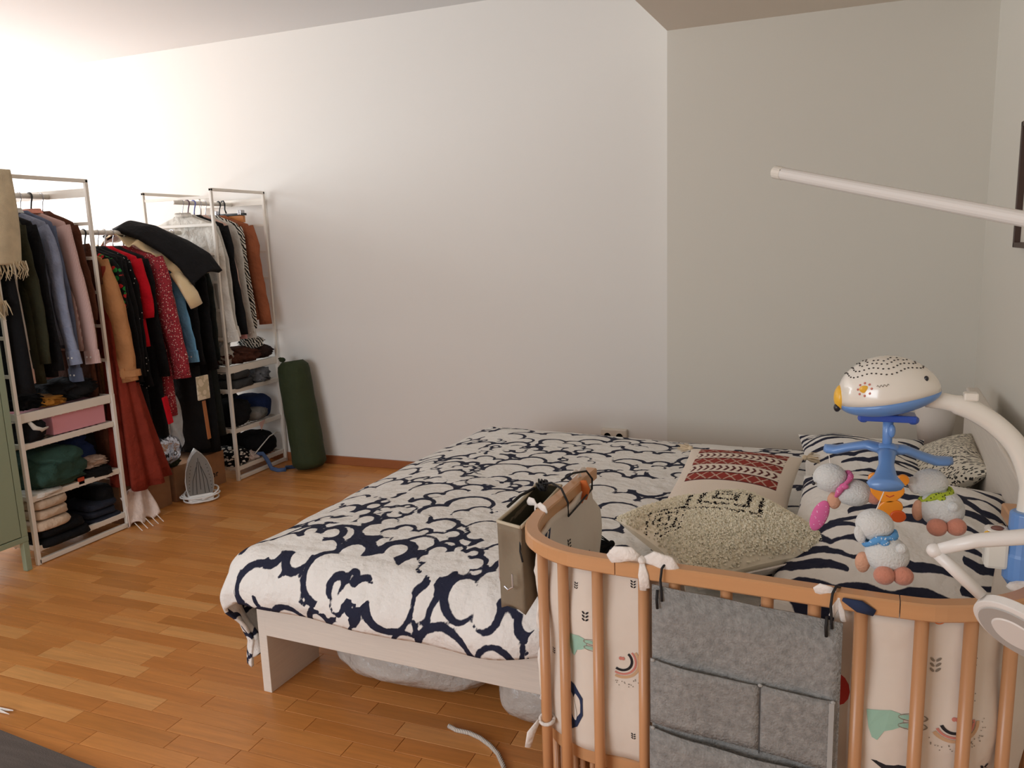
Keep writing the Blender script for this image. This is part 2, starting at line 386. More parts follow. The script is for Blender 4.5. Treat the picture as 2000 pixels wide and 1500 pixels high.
# foot end slab with an arched cut-out
ft = MB(); N = 14
outer = [(0, 0), (0, .375), (BWd, .375), (BWd, 0)]
cut = [(BWd-.24, 0)] + [(BWd-.24-.09*(1-math.cos(t)), .15*math.sin(t)/1.0) for t in [PI/2*i/N for i in range(1, N+1)]]
cut2 = [(BWd-q[0], q[1]) for q in reversed(cut)]
poly = outer + cut + cut2
n = len(poly)
ft.v = [(0, y, z) for y, z in poly] + [(.032, y, z) for y, z in poly]
ft.f = [tuple(range(n)), tuple(range(2*n-1, n-1, -1))] + [(i, (i+1) % n, (i+1) % n+n, i+n) for i in range(n)]
bmb(ft).build('foot_board', bed_white, bed, bevel=.0015)
hb = bmb(MB().box(BL, BL+.045, -.05, BWd+.02, 0, .76)).build('headboard', bed_white, bed, bevel=.006)
bmb(MB().box(.05, BL, .03, BWd-.03, .2, .24)).build('slat_base', plain('pine_slats', C(190, 150, 105), .6), bed)
bmb(MB().box(.05, BL, BWd/2-.04, BWd/2+.04, .14, .2)).build('centre_beam', white_metal, bed)
bmb(MB().box(.9, .98, BWd/2-.04, BWd/2+.04, 0, .14)).build('leg', white_metal, bed)
mt = bmb(MB().box(.04, BL-.01, .05, BWd-.05, .242, .445)).build('mattress', cotton, None, bevel=.03, loc=bw(1, .8, .242))
tag(mt, 'thick white mattress lying on the bed frame beneath the duvet', 'mattress')

def duvet():
    step = .008
    a = np.arange(-.42, 2.03, step); b = np.arange(-.150, BWd+.24, step)
    A, B = np.meshgrid(a, b, indexing='ij'); A = A.ravel(); B = B.ravel()
    na, nb = len(a), len(b)
    # uneven hem: stretch the overhang coordinates
    s1 = 1 + .22*np.sin(A*3.4+.2) + .08*np.sin(A*9)
    tuck = np.clip((A-.98)/.12, 0, 1); tuck = tuck*tuck*(3-2*tuck); s1 = s1*(1-tuck)
    Bq = np.where(B < 0, B*s1, B); Aq = np.where(A < 0, A*(.82+.10*np.sin(B*3+2.6)), A)
    ea, e0, e1 = .03, .045, BWd-.045
    dx = np.maximum(0, ea-Aq); dy = np.maximum(0, e0-Bq)-np.maximum(0, Bq-e1)
    dd = np.hypot(dx, dy)+1e-9; nx, ny = dx/dd, dy/dd
    Rr = .085
    ang = np.minimum(dd/Rr, PI/2); out = Rr*np.sin(ang); drop = Rr*(1-np.cos(ang))+np.maximum(0, dd-Rr*PI/2)
    f1, f2, f3 = swell(1, 9), swell(2, 26, 7), swell(5, 60, 8)
    edge = np.exp(-(np.minimum(np.minimum(Bq-e0, e1-Bq), Aq-ea)/.10)**2)
    H = .515 + .014*f1(A, B) + .005*f2(A, B) + .0018*f3(A, B) + .010*np.sin(A*2.1+B*1.4)
    inside = np.maximum(np.minimum(np.minimum(Bq-e0, e1-Bq), Aq-ea), 0)
    H -= .035*np.exp(-inside/.12)
    hang = np.clip(dd/.25, 0, 1)
    fold = (.016*np.sin(B*21+A*3)*(nx) + .012*np.sin(A*15+1)*np.abs(ny) + .010*np.sin(B*47))*hang
    corner = nx*np.abs(ny)*2
    bul = (.035+.03*np.abs(nx))*(1-.9*tuck*(B < .2))*np.sin(np.clip(drop/.30, 0, 1)*PI)*(dd > 0) + fold + .022*np.sin(np.arctan2(ny, nx)*9)*corner*hang
    X = np.where(dd > 1e-6, np.where(Aq < ea, ea, Aq), Aq) - nx*(out+bul)
    Y = np.where(Bq < e0, e0, np.where(Bq > e1, e1, Bq)) - ny*(out+bul)
    Z = H - drop
    Z += .02*np.sin(A*5.5+.5)*hang*np.abs(ny)
    Z = np.maximum(Z, .03)
    v = np.stack([X, Y, Z], 1)
    ii, jj = np.meshgrid(np.arange(na-1), np.arange(nb-1), indexing='ij'); q = (ii*nb+jj).ravel()
    f = np.stack([q, q+nb, q+nb+1, q+1], 1)
    me = bpy.data.meshes.new('duvet'); me.from_pydata(v.tolist(), [], f.tolist()); me.materials.append(duvet_mat)
    me.polygons.foreach_set('use_smooth', [True]*len(me.polygons))
    o = bpy.data.objects.new('duvet', me); COL.objects.link(o); o.location = BO; o.rotation_euler = BR
    cl = make_clouds(-.6, 2.2, -.45, 2.2, 11, .30, .155, .155, .0185)
    cl += [(.16, .06, .10, .075, 6, .5, .022, 1.0), (.84, .02, .12, .075, 6, .1, .024, 2.2), (.44, .0, .150, .105, 6, .1, .034, .4), (.40, -.06, .05, .04, 5, .2, .020, 2.9), (.655, .085, .088, .066, 8, .0, .017, .2), (1.02, -.01, .10, .06, 6, .3, .024, 4.0)]
    set_attr(o, 'ink', cloud_ink(A, B, cl))
    so = o.modifiers.new('solid', 'SOLIDIFY'); so.thickness = .012; so.offset = -1
    tag(o, 'white duvet with navy brushed cloud print spread over the bed, drooping at the foot', 'duvet')
    return o
duvet()

# ------------------------------------------------------------------ cushions and pillows
def cushion(name, label, cat, loc, rot, w_, h_, t_, mat, n=60, pinch=.10, seed=0, tint=None, ink=None, wr=.006, e=.5, group=None, single=True, flat=0.0):
    us = np.linspace(-1, 1, n+1); U, V = np.meshgrid(us, us, indexing='ij'); U = U.ravel(); V = V.ravel()
    X = w_/2*U*(1-pinch*(1-V**2)); Y = h_/2*V*(1-pinch*(1-U**2))
    T = t_/2*(np.clip((1-U**2)*(1-V**2), 0, 1))**e
    f = swell(seed, 22, 6); g = swell(seed+9, 60, 6); amp = np.clip((1-U**2)*(1-V**2)*4, 0, 1)
    top = np.stack([X, Y, T+amp*(wr*f(X, Y)+wr*.4*g(X, Y))], 1); bot = np.stack([X, Y, -T*(1-flat)], 1)
    N_ = (n+1)**2
    ii, jj = np.meshgrid(np.arange(n), np.arange(n), indexing='ij'); q = (ii*(n+1)+jj).ravel()
    f1 = np.stack([q, q+n+1, q+n+2, q+1], 1); f2 = f1[:, ::-1]+N_
    me = bpy.data.meshes.new(name); me.from_pydata(np.vstack([top, bot]).tolist(), [], np.vstack([f1, f2]).tolist())
    me.polygons.foreach_set('use_smooth', [True]*len(me.polygons)); me.materials.append(mat)
    if ink is not None: a = me.attributes.new('ink', 'FLOAT', 'POINT'); k = ink(X, Y); a.data.foreach_set('value', np.concatenate([k, k]).astype(np.float32))
    if tint is not None:
        k = tint(U, V, X, Y); a = me.attributes.new('tint', 'FLOAT_COLOR', 'POINT'); bk = np.tile(np.array([k[0]]), (N_, 1))
        a.data.foreach_set('color', np.vstack([k, bk]).astype(np.float32).ravel())
    if single:
        o = bpy.data.objects.new(name, me); COL.objects.link(o); o.location = loc; o.rotation_euler = rot; tag(o, label, cat, group); return o, top
    t = thing(name, label, cat, loc, rot, group)
    o = bpy.data.objects.new('cover', me); COL.objects.link(o); o.parent = t
    return t, top
def pil_ink(seed, gap, w0):
    def fn(X, Y):
        r = random.Random(seed); v = np.full(np.shape(X), .05); y = -.5
        while y < .5:
            k, ph, k2, p2, amp = r.uniform(20, 30), r.uniform(0, 6), r.uniform(7, 12), r.uniform(0, 6), r.uniform(.014, .026)
            line = y + amp*np.abs(np.sin(X*k+ph)) + .016*np.sin(X*k2+p2) + .10*X*r.uniform(-1, 1)
            w_ = w0*(.35+.95*np.abs(np.sin(X*k*.5+p2))); w_ = np.where(np.sin(X*k2*.9+ph) < -.72, -.01, w_)
            v = np.minimum(v, np.abs(Y-line)*.8-w_*.5); y += gap*r.uniform(.75, 1.2)
        return v
    return lambda X, Y: fn(Y, X)
cushion('pillow', 'plump bed pillow in navy cloud print cotton nearest the crib, lying against the headboard', 'pillow', (.175, 2.14, .580), (0, math.radians(-9), math.radians(84)), .74, .54, .20, duvet_mat, 100, .07, 3, ink=pil_ink(21, .062, .024), wr=.020, e=.46)
cushion('pillow', 'bed pillow in navy cloud print at the far side of the bed behind the mobile', 'pillow', (.135, 2.90, .552), (0, math.radians(-9), math.radians(92)), .66, .44, .15, duvet_mat, 100, .12, 5, ink=pil_ink(25, .046, .017), wr=.020, e=.55)
# leaf pillow
m, nt, p = base('leaf_print_cotton')
tc = node(nt, 'ShaderNodeTexCoord'); mp = node(nt, 'ShaderNodeMapping'); mp.inputs['Scale'].default_value = (1, 2.6, 1); mp.inputs['Rotation'].default_value = (0, 0, .7)
nz = node(nt, 'ShaderNodeTexNoise'); nz.inputs['Scale'].default_value = 6
mxv = node(nt, 'ShaderNodeMix', data_type='VECTOR'); mxv.inputs[0].default_value = .12
nt.links.new(tc.outputs['Object'], nz.inputs['Vector']); nt.links.new(tc.outputs['Object'], mxv.inputs[4]); nt.links.new(nz.outputs['Color'], mxv.inputs[5])
vo = node(nt, 'ShaderNodeTexVoronoi'); vo.inputs['Scale'].default_value = 88
nt.links.new(mxv.outputs[1], mp.inputs[0]); nt.links.new(mp.outputs[0], vo.inputs['Vector'])
cr = node(nt, 'ShaderNodeValToRGB'); cr.color_ramp.interpolation = 'CONSTANT'; cr.color_ramp.elements[0].color = C(40, 38, 36); cr.color_ramp.elements[1].position = .40; cr.color_ramp.elements[1].color = C(222, 214, 196)
nt.links.new(vo.outputs['Distance'], cr.inputs[0]); nt.links.new(cr.outputs[0], p.inputs['Base Color']); p.inputs['Roughness'].default_value = .9
leaf_m = m
cushion('cushion', 'beige pillow with small black leaf print propped on the headboard', 'cushion', (.375, 3.00, .565), (math.radians(2), math.radians(-30), math.radians(-2)), .27, .46, .14, leaf_m, 40, .05, 8)
# kilim cushion
def kilim(U, V, X, Y):
    Cc = np.tile(np.array(C(232, 218, 202)), (len(U), 1)); red = np.array(C(150, 62, 54)); dk = np.array(C(92, 40, 40))
    s = (V-(-.30))/(.92+.30); inb = (s > 0) & (s < 1) & (np.abs(U) < .80)
    x = X*100.0; rowh = 1/5.0; row = np.floor(s/rowh); fr = s/rowh-row
    dia = (np.abs((x/4.6) % 1-.5)*2+np.abs(fr-.5)*2)
    r0 = inb & ((row % 2) == 0)
    m1 = r0 & (dia < .85); m2 = r0 & (dia >= .85) & (dia < 1.08); m3 = r0 & (dia >= 1.08) & (dia < 1.75)
    Cc[m1] = red; Cc[m3] = red*.9
    Cc[m2] = np.array(C(206, 180, 160))
    r1 = inb & ((row % 2) == 1); arrow = (((x+np.abs(fr-.5)*3.0)/2.1) % 1 < .42) & (np.abs(fr-.5) < .33)
    Cc[r1 & arrow] = dk
    Cc[r0 & ((fr < .1) | (fr > .9))] = dk
    Cc[:, 3] = 1; return Cc
kc, _ = cushion('cushion', 'flat beige cushion with red woven band of diamonds and arrows, tasselled corners', 'cushion', (-.265, 2.52, .595), (math.radians(14), 0, math.radians(-5)), .37, .42, .11, attr_mat('kilim_weave', bump=(260, .5, .002)), 150, .05, 4, tint=kilim, wr=.004, single=False)
def tassel(parent, p, dirn, L, r, mat, seed=0, name='tassel', n=26):
    b = MB(); rr = random.Random(seed); d = Vector(dirn).normalized(); p = Vector(p)
    b.blob(p+d*.008, (.009, .009, .009), n=8, m=6)
    for i in range(n):
        v = Vector((rr.gauss(0, 1), rr.gauss(0, 1), rr.gauss(0, .6))); v -= d*v.dot(d); v = v.normalized()*rr.random()
        q = [p+d*.008, p+d*L*.5+v*r*.8, p+d*L*rr.uniform(.85, 1.05)+v*r+Vector((0, 0, -.006))]
        b.tube(q, [.0016, .0022, .0009], 4, cap=False)
    return b.build(name, mat, parent, smooth=True)
cream_yarn = cloth('cream_yarn', C(222, 200, 168)); red_back = cloth('red_cushion_back', C(120, 34, 40))
KM = WM(kc)
for (u, v), sd in zip(((-1, -1), (1, -1), (1, 1), (-1, 1)), range(4)):
    pt = KM @ Vector((u*.182, v*.212, 0)); dd_ = KM.to_3x3() @ Vector((u, v*.5, 0)); tassel(kc, pt, dd_, .055, .022, cream_yarn, sd)
MB().add([KM @ Vector(q) for q in ((-.18,-.21,-.004),(.18,-.21,-.004),(.165,-.19,-.030),(-.165,-.19,-.030))], [(0,1,2,3)]).build('back_edge', red_back, kc, solid=.004)
# shag cushion
yarn_m = attr_mat('shag_yarn', bump=None)
def shag_base(U, V, X, Y):
    k = np.tile(np.array(C(255, 240, 218)), (len(U), 1)); k[:, 3] = 1; return k
sc_, stop = cushion('cushion', 'shaggy cream cushion with black flecked squares in its pile and a black tassel', 'cushion', (-.240, 2.055, .605), (math.radians(3), math.radians(-2), math.radians(40)), .43, .41, .17, yarn_m, 50, .09, 6, tint=shag_base, wr=.004, single=False, e=.48)
SQ = ((.0, .055, .100), (-.140, -.075, .050))
def pile():
    rr = random.Random(5); n = 50; g = stop.reshape(n+1, n+1, 3); vs = []; fs = []; cs = []
    for k in range(9500):
        u = rr.uniform(-.985, .985); v = rr.uniform(-.985, .985); fi = (u+1)/2*n; fj = (v+1)/2*n; i = min(int(fi), n-1); j = min(int(fj), n-1); a, b = fi-i, fj-j
        p0 = g[i, j]*(1-a)*(1-b)+g[i+1, j]*a*(1-b)+g[i, j+1]*(1-a)*b+g[i+1, j+1]*a*b
        ta = g[i+1, j]-g[i, j]; tb = g[i, j+1]-g[i, j]; nn = np.cross(ta, tb); nn = nn/(np.linalg.norm(nn)+1e-9)
        # flecked squares: concentric rectangles of black in two patches
        blk = False
        wx_, wy_ = p0[0]*.766-p0[1]*.643, p0[0]*.643+p0[1]*.766
        for (cu, cv, hw) in SQ:
            m_ = max(abs(wx_-cu), abs(wy_-cv))
            if m_ < hw and ((m_/hw*3.0) % 1) > .62 and rr.random() < .70: blk = True
        flat_ = any(max(abs(wx_-cu), abs(wy_-cv)) < hw for cu, cv, hw in SQ)
        L = (.004 if flat_ else .0075)*rr.uniform(.7, 1.2); r = .0028 if flat_ else .0042
        d = nn*.38 + np.array([rr.gauss(0, .5), rr.gauss(0, .5), rr.gauss(0, .1)]); d /= np.linalg.norm(d)
        t1 = np.cross(d, [0.3, 0.2, .9]); t1 /= np.linalg.norm(t1)+1e-9; t2 = np.cross(d, t1)
        o_ = len(vs); q0 = p0-nn*.002
        for c_ in range(3):
            w_ = 2*PI*c_/3; vs.append(tuple(q0+(t1*math.cos(w_)+t2*math.sin(w_))*r))
        for c_ in range(3):
            w_ = 2*PI*c_/3+.5; vs.append(tuple(p0+d*L+(t1*math.cos(w_)+t2*math.sin(w_))*r*.75))
        fs += [(o_, o_+1, o_+4, o_+3), (o_+1, o_+2, o_+5, o_+4), (o_+2, o_, o_+3, o_+5), (o_+3, o_+4, o_+5)]
        s = rr.uniform(.92, 1.1); c = C(26, 24, 26) if blk else tuple(x*s for x in C(255, 242, 220)); cs += [c[:3]+(1,)]*6
    me = bpy.data.meshes.new('pile'); me.from_pydata(vs, [], fs); me.materials.append(yarn_m)
    o = bpy.data.objects.new('pile', me); COL.objects.link(o); o.parent = sc_; o['kind'] = 'stuff'; set_attr(o, 'tint', cs, 'FLOAT_COLOR')
pile()
tassel(sc_, (-.515, 1.985, .575), (-1, -.15, -.3), .075, .045, cloth('black_yarn', C(20, 20, 22)), 7, n=70)
MB().add([WM(sc_) @ Vector(q) for q in ((-.20,-.195,-.01),(.18,-.195,-.01),(.16,-.17,-.04),(-.18,-.17,-.04))], [(0,1,2,3)]).build('back_edge', cotton, sc_, solid=.004)

# ------------------------------------------------------------------ wardrobe towers
FX, BX = -3.32, -3.83
def shelf(t, y0, y1, z, rim):
    b = MB()
    b.box(FX-.016, FX+.002, y0+.012, y1-.012, z-rim, z); b.box(BX, BX+.016, y0+.012, y1-.012, z-rim, z)
    b.box(BX, FX, y0+.006, y0+.014, z-rim*.8, z); b.box(BX, FX, y1-.014, y1-.006, z-rim*.8, z)
    b.build('shelf_rim', white_metal, t, bevel=.002)
    g = MB()
    for k in range(13): y = y0+.02+(y1-y0-.04)*k/12; g.bar((BX, y, z-rim), (FX, y, z-rim), .004, .004)
    for k in range(11): x = BX+.02+(FX-BX-.04)*k/10; g.bar((x, y0+.01, z-rim-.003), (x, y1-.01, z-rim-.003), .004, .004)
    o = g.build('wire_base', white_metal, t); return o
def tower(label, y0, y1):
    t = thing('wardrobe_rack', label, 'clothes rack', ((FX+BX)/2, (y0+y1)/2, 0), group='white steel wardrobe racks')
    for x in (FX, BX):
        for y in (y0, y1):
            MB().box(x-.010, x+.010, y-.009, y+.009, 0, .70).build('lower_post', white_metal, t, bevel=.002)
            MB().box(x-.008, x+.008, y-.008, y+.008, .70, 1.74).build('upper_post', white_metal, t, bevel=.002)
        MB().box(x-.008, x+.008, y0-.008, y1+.008, 1.725, 1.742).build('top_bar', white_metal, t, bevel=.002)
        MB().box(x-.010, x+.010, y0, y1, .004, .026).build('bottom_bar', white_metal, t, bevel=.002)
    for y in (y0, y1):
        for z in (1.692, 1.535, 1.370, 1.205, 1.04, .87): MB().box(BX, FX, y-.004, y+.004, z-.008, z+.008).build('side_bar', white_metal, t, bevel=.001)
    for z, rim in ((.70, .042), (.562, .026), (.318, .026), (.085, .026)): shelf(t, y0, y1, z, rim)
    MB().tube([(-3.57, y0-.03 if y0 > 3 else y0, 1.672), (-3.57, y1, 1.672)], .0125, 12).build('hanging_rail', white_metal, t, smooth=True)
    MB().box(BX, FX, y1-.006, y1+.006, 1.66, 1.684).build('rail_bracket', white_metal, t)
    return t
tower('white steel wardrobe rack at left, beside the green cabinet, holding shirts above a pink box', 2.40, 2.905)
tower('white steel wardrobe rack near the green bolster bag, holding a brown jacket', 3.745, 4.205)
tag(MB().tube([(-3.57, 2.91, 1.502), (-3.57, 3.74, 1.496)], .0125, 12).build('hanging_rail', white_metal, loc=(-3.57, 3.3, 1.5), smooth=True),
    'white clothes rail bridging the gap between the two racks', 'clothes rail')

# ------------------------------------------------------------------ garments
hook_m = {'silver': chrome, 'black': plain('black_plastic', C(24, 24, 26), .35), 'blue': plain('blue_plastic', C(120, 130, 200), .4), 'white': plain('white_plastic', C(236, 234, 230), .35), 'purple': plain('plum_plastic', C(110, 80, 100), .4)}
def hanger(x, y, z, kind, what, hw=.19):
    b = MB(); pts = []
    for k in range(11):
        a = -PI*.15 + (PI*1.25)*k/10; pts.append((x+.017*math.cos(a), y, z+.0-.001+.017*math.sin(a)))
    pts = list(reversed(pts)); r = .0024 if kind == 'silver' else .004
    pts += [(x+.006, y, z-.030), (x, y, z-.055), (x, y, z-.075)]
    b.tube(pts, r, 6, cap=True)
    t = thing('clothes_hanger', '%s hanger holding the %s' % (kind, what), 'hanger', (x, y, z), group='clothes hangers on the rails')
    b.build('hook', hook_m[kind], t, smooth=True)
    s = MB(); s.tube([(x-hw, y, z-.135), (x-hw*.5, y, z-.105), (x, y, z-.076), (x+hw*.5, y, z-.105), (x+hw, y, z-.135)], .0045, 6)
    s.build('shoulder_bar', hook_m[kind], t, smooth=True)
def garment(name, label, cat, y, rod, mat, L=.72, hw=.20, sl=.58, th=.016, lean=.07, flare=1.1, cuff=None, seed=0, x=-3.57, hk='silver', what=None, sw=.052, st=.022, dy=0.0, collar=None, short=False, yaw=0.0, hem_dy=0.0, extra=None):
    rr = random.Random(seed*13+5); zt = rod
    t = thing(name, label, cat, (x, y, rod), (0, 0, yaw), 'clothes hanging on the rails')
    b = MB(); rings = []; n = 40; ph = rr.uniform(0, 6)
    lv = [(.070, .045, .5), (.085, .07, .7), (.105, .13, .9), (.128, hw*.93, 1), (.16, hw, 1.05), (.24, hw*.93, 1.3)]
    for k in range(1, 9):
        s = k/8; lv.append((.24+(L-.24)*s, hw*(.93+(flare-.93)*s), 1.3+.5*s))
    W = WM(t)
    for dz, w_, tk in lv:
        ring = []; fo = min(1, max(0, (dz-.16)/.3))
        for j in range(n):
            a = 2*PI*j/n; ca, sa = math.cos(a), math.sin(a)
            wob = fo*(.012*math.sin(a*5+ph+dz*2)+.008*math.sin(a*9+ph*2-dz*3))
            px = w_*ca*(1+wob*.8); py = th*tk*math.copysign(abs(sa)**.7, sa)+fo*.007*math.sin(px*34+ph+dz*1.5)+hem_dy*max(0, dz-.2)/L
            ring.append(W @ Vector((px, py, -dz)))
        rings.append(ring)
    b.loft(rings); b.build('body', mat, t, smooth=True)
    if sl:
        for sgn in (1, -1):
            b = MB(); pts = []; rad = []; K = 10
            for k in range(K+1):
                s = k/K; ln = lean*sgn*(s**.8)
                pts.append(W @ Vector((sgn*(hw*.86)+ln+.004*math.sin(s*9+ph), dy*s+.004*math.sin(s*7+ph+sgn), -.150-sl*s)))
                rad.append(sw*(.75+.25*min(1, s*5))*(1-.34*s)*(1+.05*math.sin(s*14+ph)+.06*math.sin(s*31+ph*3)))
            b.tube(pts, rad, 14, st/sw, up=(1, 0, 0)); b.build('sleeve', mat, t, smooth=True)
            if cuff and sgn == 1 or cuff and not short:
                e = pts[-1]; e0 = pts[-2]; d = (e-e0).normalized(); b = MB(); r = sw*.66*1.12
                b.tube([e-d*.055, e-d*.05, e+d*.012], [r*.96, r*1.08, r*1.12], 14, st/sw*1.1, up=(1, 0, 0)); cf = b.build('cuff', cuff, t, smooth=False)
                c = MB()
                for q in (-.3, .25): c.lathe([(.0001, 0), (.0045, .0), (.0045, .002), (.0001, .002)], n=8)
                # two small buttons on the camera-side face of the cuff
                c.v = [tuple(W.to_3x3() @ Vector((v[0]+(-.012 if i < len(c.v)//2 else .012), -(st*.80)-v[2]-.002, v[1])) + (e-d*.022)) for i, v in enumerate(c.v)]
                c.build('button', hook_m['white'], cf)
    if collar:
        b = MB(); pts = [(.058*math.cos(a), .020*math.sin(a)) for a in [2*PI*j/20 for j in range(20)]]
        b.loft([[W @ Vector((px, py, -.088)) for px, py in pts], [W @ Vector((px*.95, py*1.25, -.060)) for px, py in pts], [W @ Vector((px*1.15, py*1.7, -.082)) for px, py in pts]], cap=False)
        b.build('collar', collar, t, smooth=True)
    hanger(x, y, rod, hk, what or label.split(',')[0], hw*.85)
    if extra: extra(t, W)
    return t
blackc = cloth('black_cotton', C(20, 20, 22)); blackw = cloth('black_wool', C(26, 25, 26), fine=300); blkg = cloth('faded_black', C(30, 34, 32))
olive = cloth('olive_wool', C(54, 54, 38)); bluegrey = cloth('blue_grey_poplin', C(138, 144, 164)); slate = cloth('slate_poplin', C(96, 104, 126))
pinkst = stripes('pink_stripe', C(176, 136, 130), C(214, 186, 178), 120, 'X', 1.0); pale = cloth('pale_linen', C(210, 200, 190)); palep = cloth('pale_pink', C(214, 176, 160))
camel = cloth('camel_gabardine', C(178, 124, 80)); rust = cloth('rust_crepe', C(134, 50, 35)); brownd = cloth('brown_dress', C(86, 50, 34))
redk = cloth('red_knit', C(196, 18, 34), fine=90); floral = dots('red_floral_print', C(150, 46, 54), C(232, 206, 190), 120, .30, C(60, 24, 34))
skyb = cloth('sky_blue_poplin', C(112, 168, 208)); whitec = cloth('white_poplin', C(222, 216, 206)); greyw = cloth('grey_white_linen', C(196, 192, 184))
zebra = stripes('zebra_print', C(24, 24, 26), C(224, 218, 206), 26, 'DIAGONAL', 6.0); tan = cloth('rust_brown_suede', C(150, 86, 56)); dustp = cloth('dusty_pink', C(196, 140, 136))
polka = dots('black_white_dots', C(18, 18, 20), C(214, 208, 200), 60, .16); fruit = dots('green_red_leaf_print', C(22, 22, 22), C(40, 128, 58), 34, .42, C(196, 40, 44))
cream = plain('cream_satin', C(232, 206, 160), .35, bump=(26, .6, .01), sheen=.3); pleat = stripes('pink_pleats', C(188, 142, 136), C(226, 188, 180), 22, 'Y')
TR, LR = 1.672, 1.50
# left rack
garment('trousers', 'black trousers hanging at the left end of the left rack below the scarf', 'trousers', 2.455, TR, blackc, L=.885, hw=.155, sl=0, th=.022, x=-3.45, seed=1, what='black trousers')
garment('shirt', 'pale linen shirt whose thin sleeve falls beside the black trousers', 'shirt', 2.515, TR, pale, L=.70, sl=.69, lean=.03, sw=.030, seed=2, cuff=palep, what='pale linen shirt')
garment('coat', 'long olive green coat on the left rack', 'coat', 2.575, TR, olive, L=.86, hw=.215, sl=.62, th=.022, lean=.06, sw=.06, seed=3, what='olive coat')
garment('coat', 'black coat between the olive coat and blue grey shirt', 'coat', 2.63, TR, blackc, L=.84, hw=.215, sl=.66, th=.022, lean=.06, seed=4, what='black coat on the left rack')
garment('shirt', 'pale blue grey shirt with white collar on the left rack', 'shirt', 2.70, TR, bluegrey, L=.70, hw=.215, sl=.63, lean=.085, cuff=bluegrey, collar=greyw, seed=5, what='pale blue grey shirt')
garment('shirt', 'darker slate blue shirt whose cuff hangs lowest on the left rack', 'shirt', 2.745, TR, slate, L=.72, sl=.72, lean=.055, cuff=slate, seed=6, what='slate blue shirt')
garment('shirt', 'salmon pink shirt with fine stripes and buttoned cuff, last on the left rack', 'shirt', 2.80, TR, pinkst, L=.74, hw=.22, sl=.64, lean=.095, cuff=pinkst, collar=cloth('salmon', C(222, 150, 130)), sw=.058, seed=7, hk='black', what='salmon striped shirt')
garment('dress', 'dark brown dress behind the white rack post', 'dress', 2.86, TR, brownd, L=.98, hw=.20, sl=.45, th=.02, seed=8, what='dark brown dress')
# low rail
def trench_strap(t, W):
    b = MB(); e = W @ Vector((.215*.86+.105, 0, -.150-.56)); 
    b.tube([e+Vector((.012,0,-.012)), e+Vector((.010,0,.020))], [.066, .065], 12, .55, up=(1, 0, 0)); b.build('cuff_strap', camel, t)
    b = MB().box(e.x-.012, e.x+.012, e.y-.034, e.y-.028, e.z-.02, e.z+.032); b.build('belt_loop', camel, t)
garment('trench_coat', 'camel trench coat with strapped cuffs, hanging beside the rust red dress', 'coat', 2.985, LR, camel, L=1.02, hw=.215, sl=.60, th=.022, lean=.12, sw=.080, st=.038, seed=9, cuff=None, extra=trench_strap, what='camel trench coat')
garment('blouse', 'black blouse with green and red leaf printed shoulders', 'blouse', 3.035, LR, fruit, L=.6, hw=.215, sl=.24, lean=.07, sw=.066, seed=10, what='leaf printed blouse')
def zipper(t, W):
    b = MB(); b.tube([W @ Vector((.225, -.042, -.17)), W @ Vector((.250, -.040, -.32)), W @ Vector((.262, -.036, -.48))], .0035, 6); b.build('zip', chrome, t)
    b = MB(); b.tube([W @ Vector((.262, -.036, -.475)), W @ Vector((.264, -.038, -.51))], .006, 6); b.build('zip_pull', chrome, t)
garment('jacket', 'long black jacket with a silver zip next to the leaf printed blouse', 'jacket', 3.075, LR, blackc, L=1.04, hw=.215, sl=.62, th=.024, lean=.07, sw=.06, seed=11, extra=zipper, hk='black', what='long black zipped jacket')
garment('cardigan', 'black wool cardigan between the zipped jacket and the dotted black dress', 'cardigan', 3.115, LR, blackw, L=1.02, hw=.21, sl=.60, th=.024, lean=.06, sw=.055, seed=12, what='black wool cardigan')
garment('coat', 'long dark brown coat squeezed between the left rack and rust red dress', 'coat', 2.93, LR, brownd, L=1.16, hw=.19, sl=0, th=.016, x=-3.60, seed=33, what='long dark brown coat')
garment('dress', 'long black dress with tiny white dots beside the red cardigan', 'dress', 3.155, LR, polka, L=1.0, hw=.20, sl=.66, th=.02, lean=.06, seed=13, what='black dotted dress')
garment('cardigan', 'bright red short sleeved knit cardigan', 'cardigan', 3.20, LR, redk, L=.60, hw=.215, sl=.30, th=.024, lean=.06, sw=.062, st=.03, seed=14, hk='white', what='bright red cardigan')
garment('coat', 'black coat just behind the red knit cardigan', 'coat', 3.25, LR, blackc, L=1.10, hw=.215, sl=.62, th=.026, lean=.07, seed=15, what='black coat behind the red cardigan')
garment('dress', 'dark red dress with tiny floral print and long sleeves', 'dress', 3.32, LR, floral, L=1.0, hw=.22, sl=.64, th=.034, lean=.12, sw=.082, st=.040, seed=16, hk='white', cuff=None, what='red floral dress')
garment('shirt', 'dusty pink shirt between the red floral dress and the blue shirt', 'shirt', 3.385, LR, dustp, L=.75, hw=.21, sl=.56, lean=.08, sw=.03, seed=17, what='dusty pink shirt')
garment('shirt', 'sky blue shirt with its cuff hanging low', 'shirt', 3.44, LR, skyb, L=.74, hw=.21, sl=.56, lean=.10, cuff=skyb, seed=18, what='sky blue shirt')
OVER = garment('coat', 'long black overcoat reaching nearly to the floor', 'coat', 3.52, LR, blackw, L=1.24, hw=.225, sl=.60, th=.035, lean=.06, sw=.06, seed=19, what='long black overcoat')
garment('coat', 'heavy black coat at the right end of the low rail', 'coat', 3.605, LR, blackc, L=1.28, hw=.225, sl=.64, th=.035, lean=.07, sw=.062, seed=20, what='heavy black coat')
garment('coat', 'faded black coat against the right rack post', 'coat', 3.675, LR, blkg, L=1.2, hw=.215, sl=.60, th=.03, lean=.05, sw=.055, seed=27, what='faded black coat')
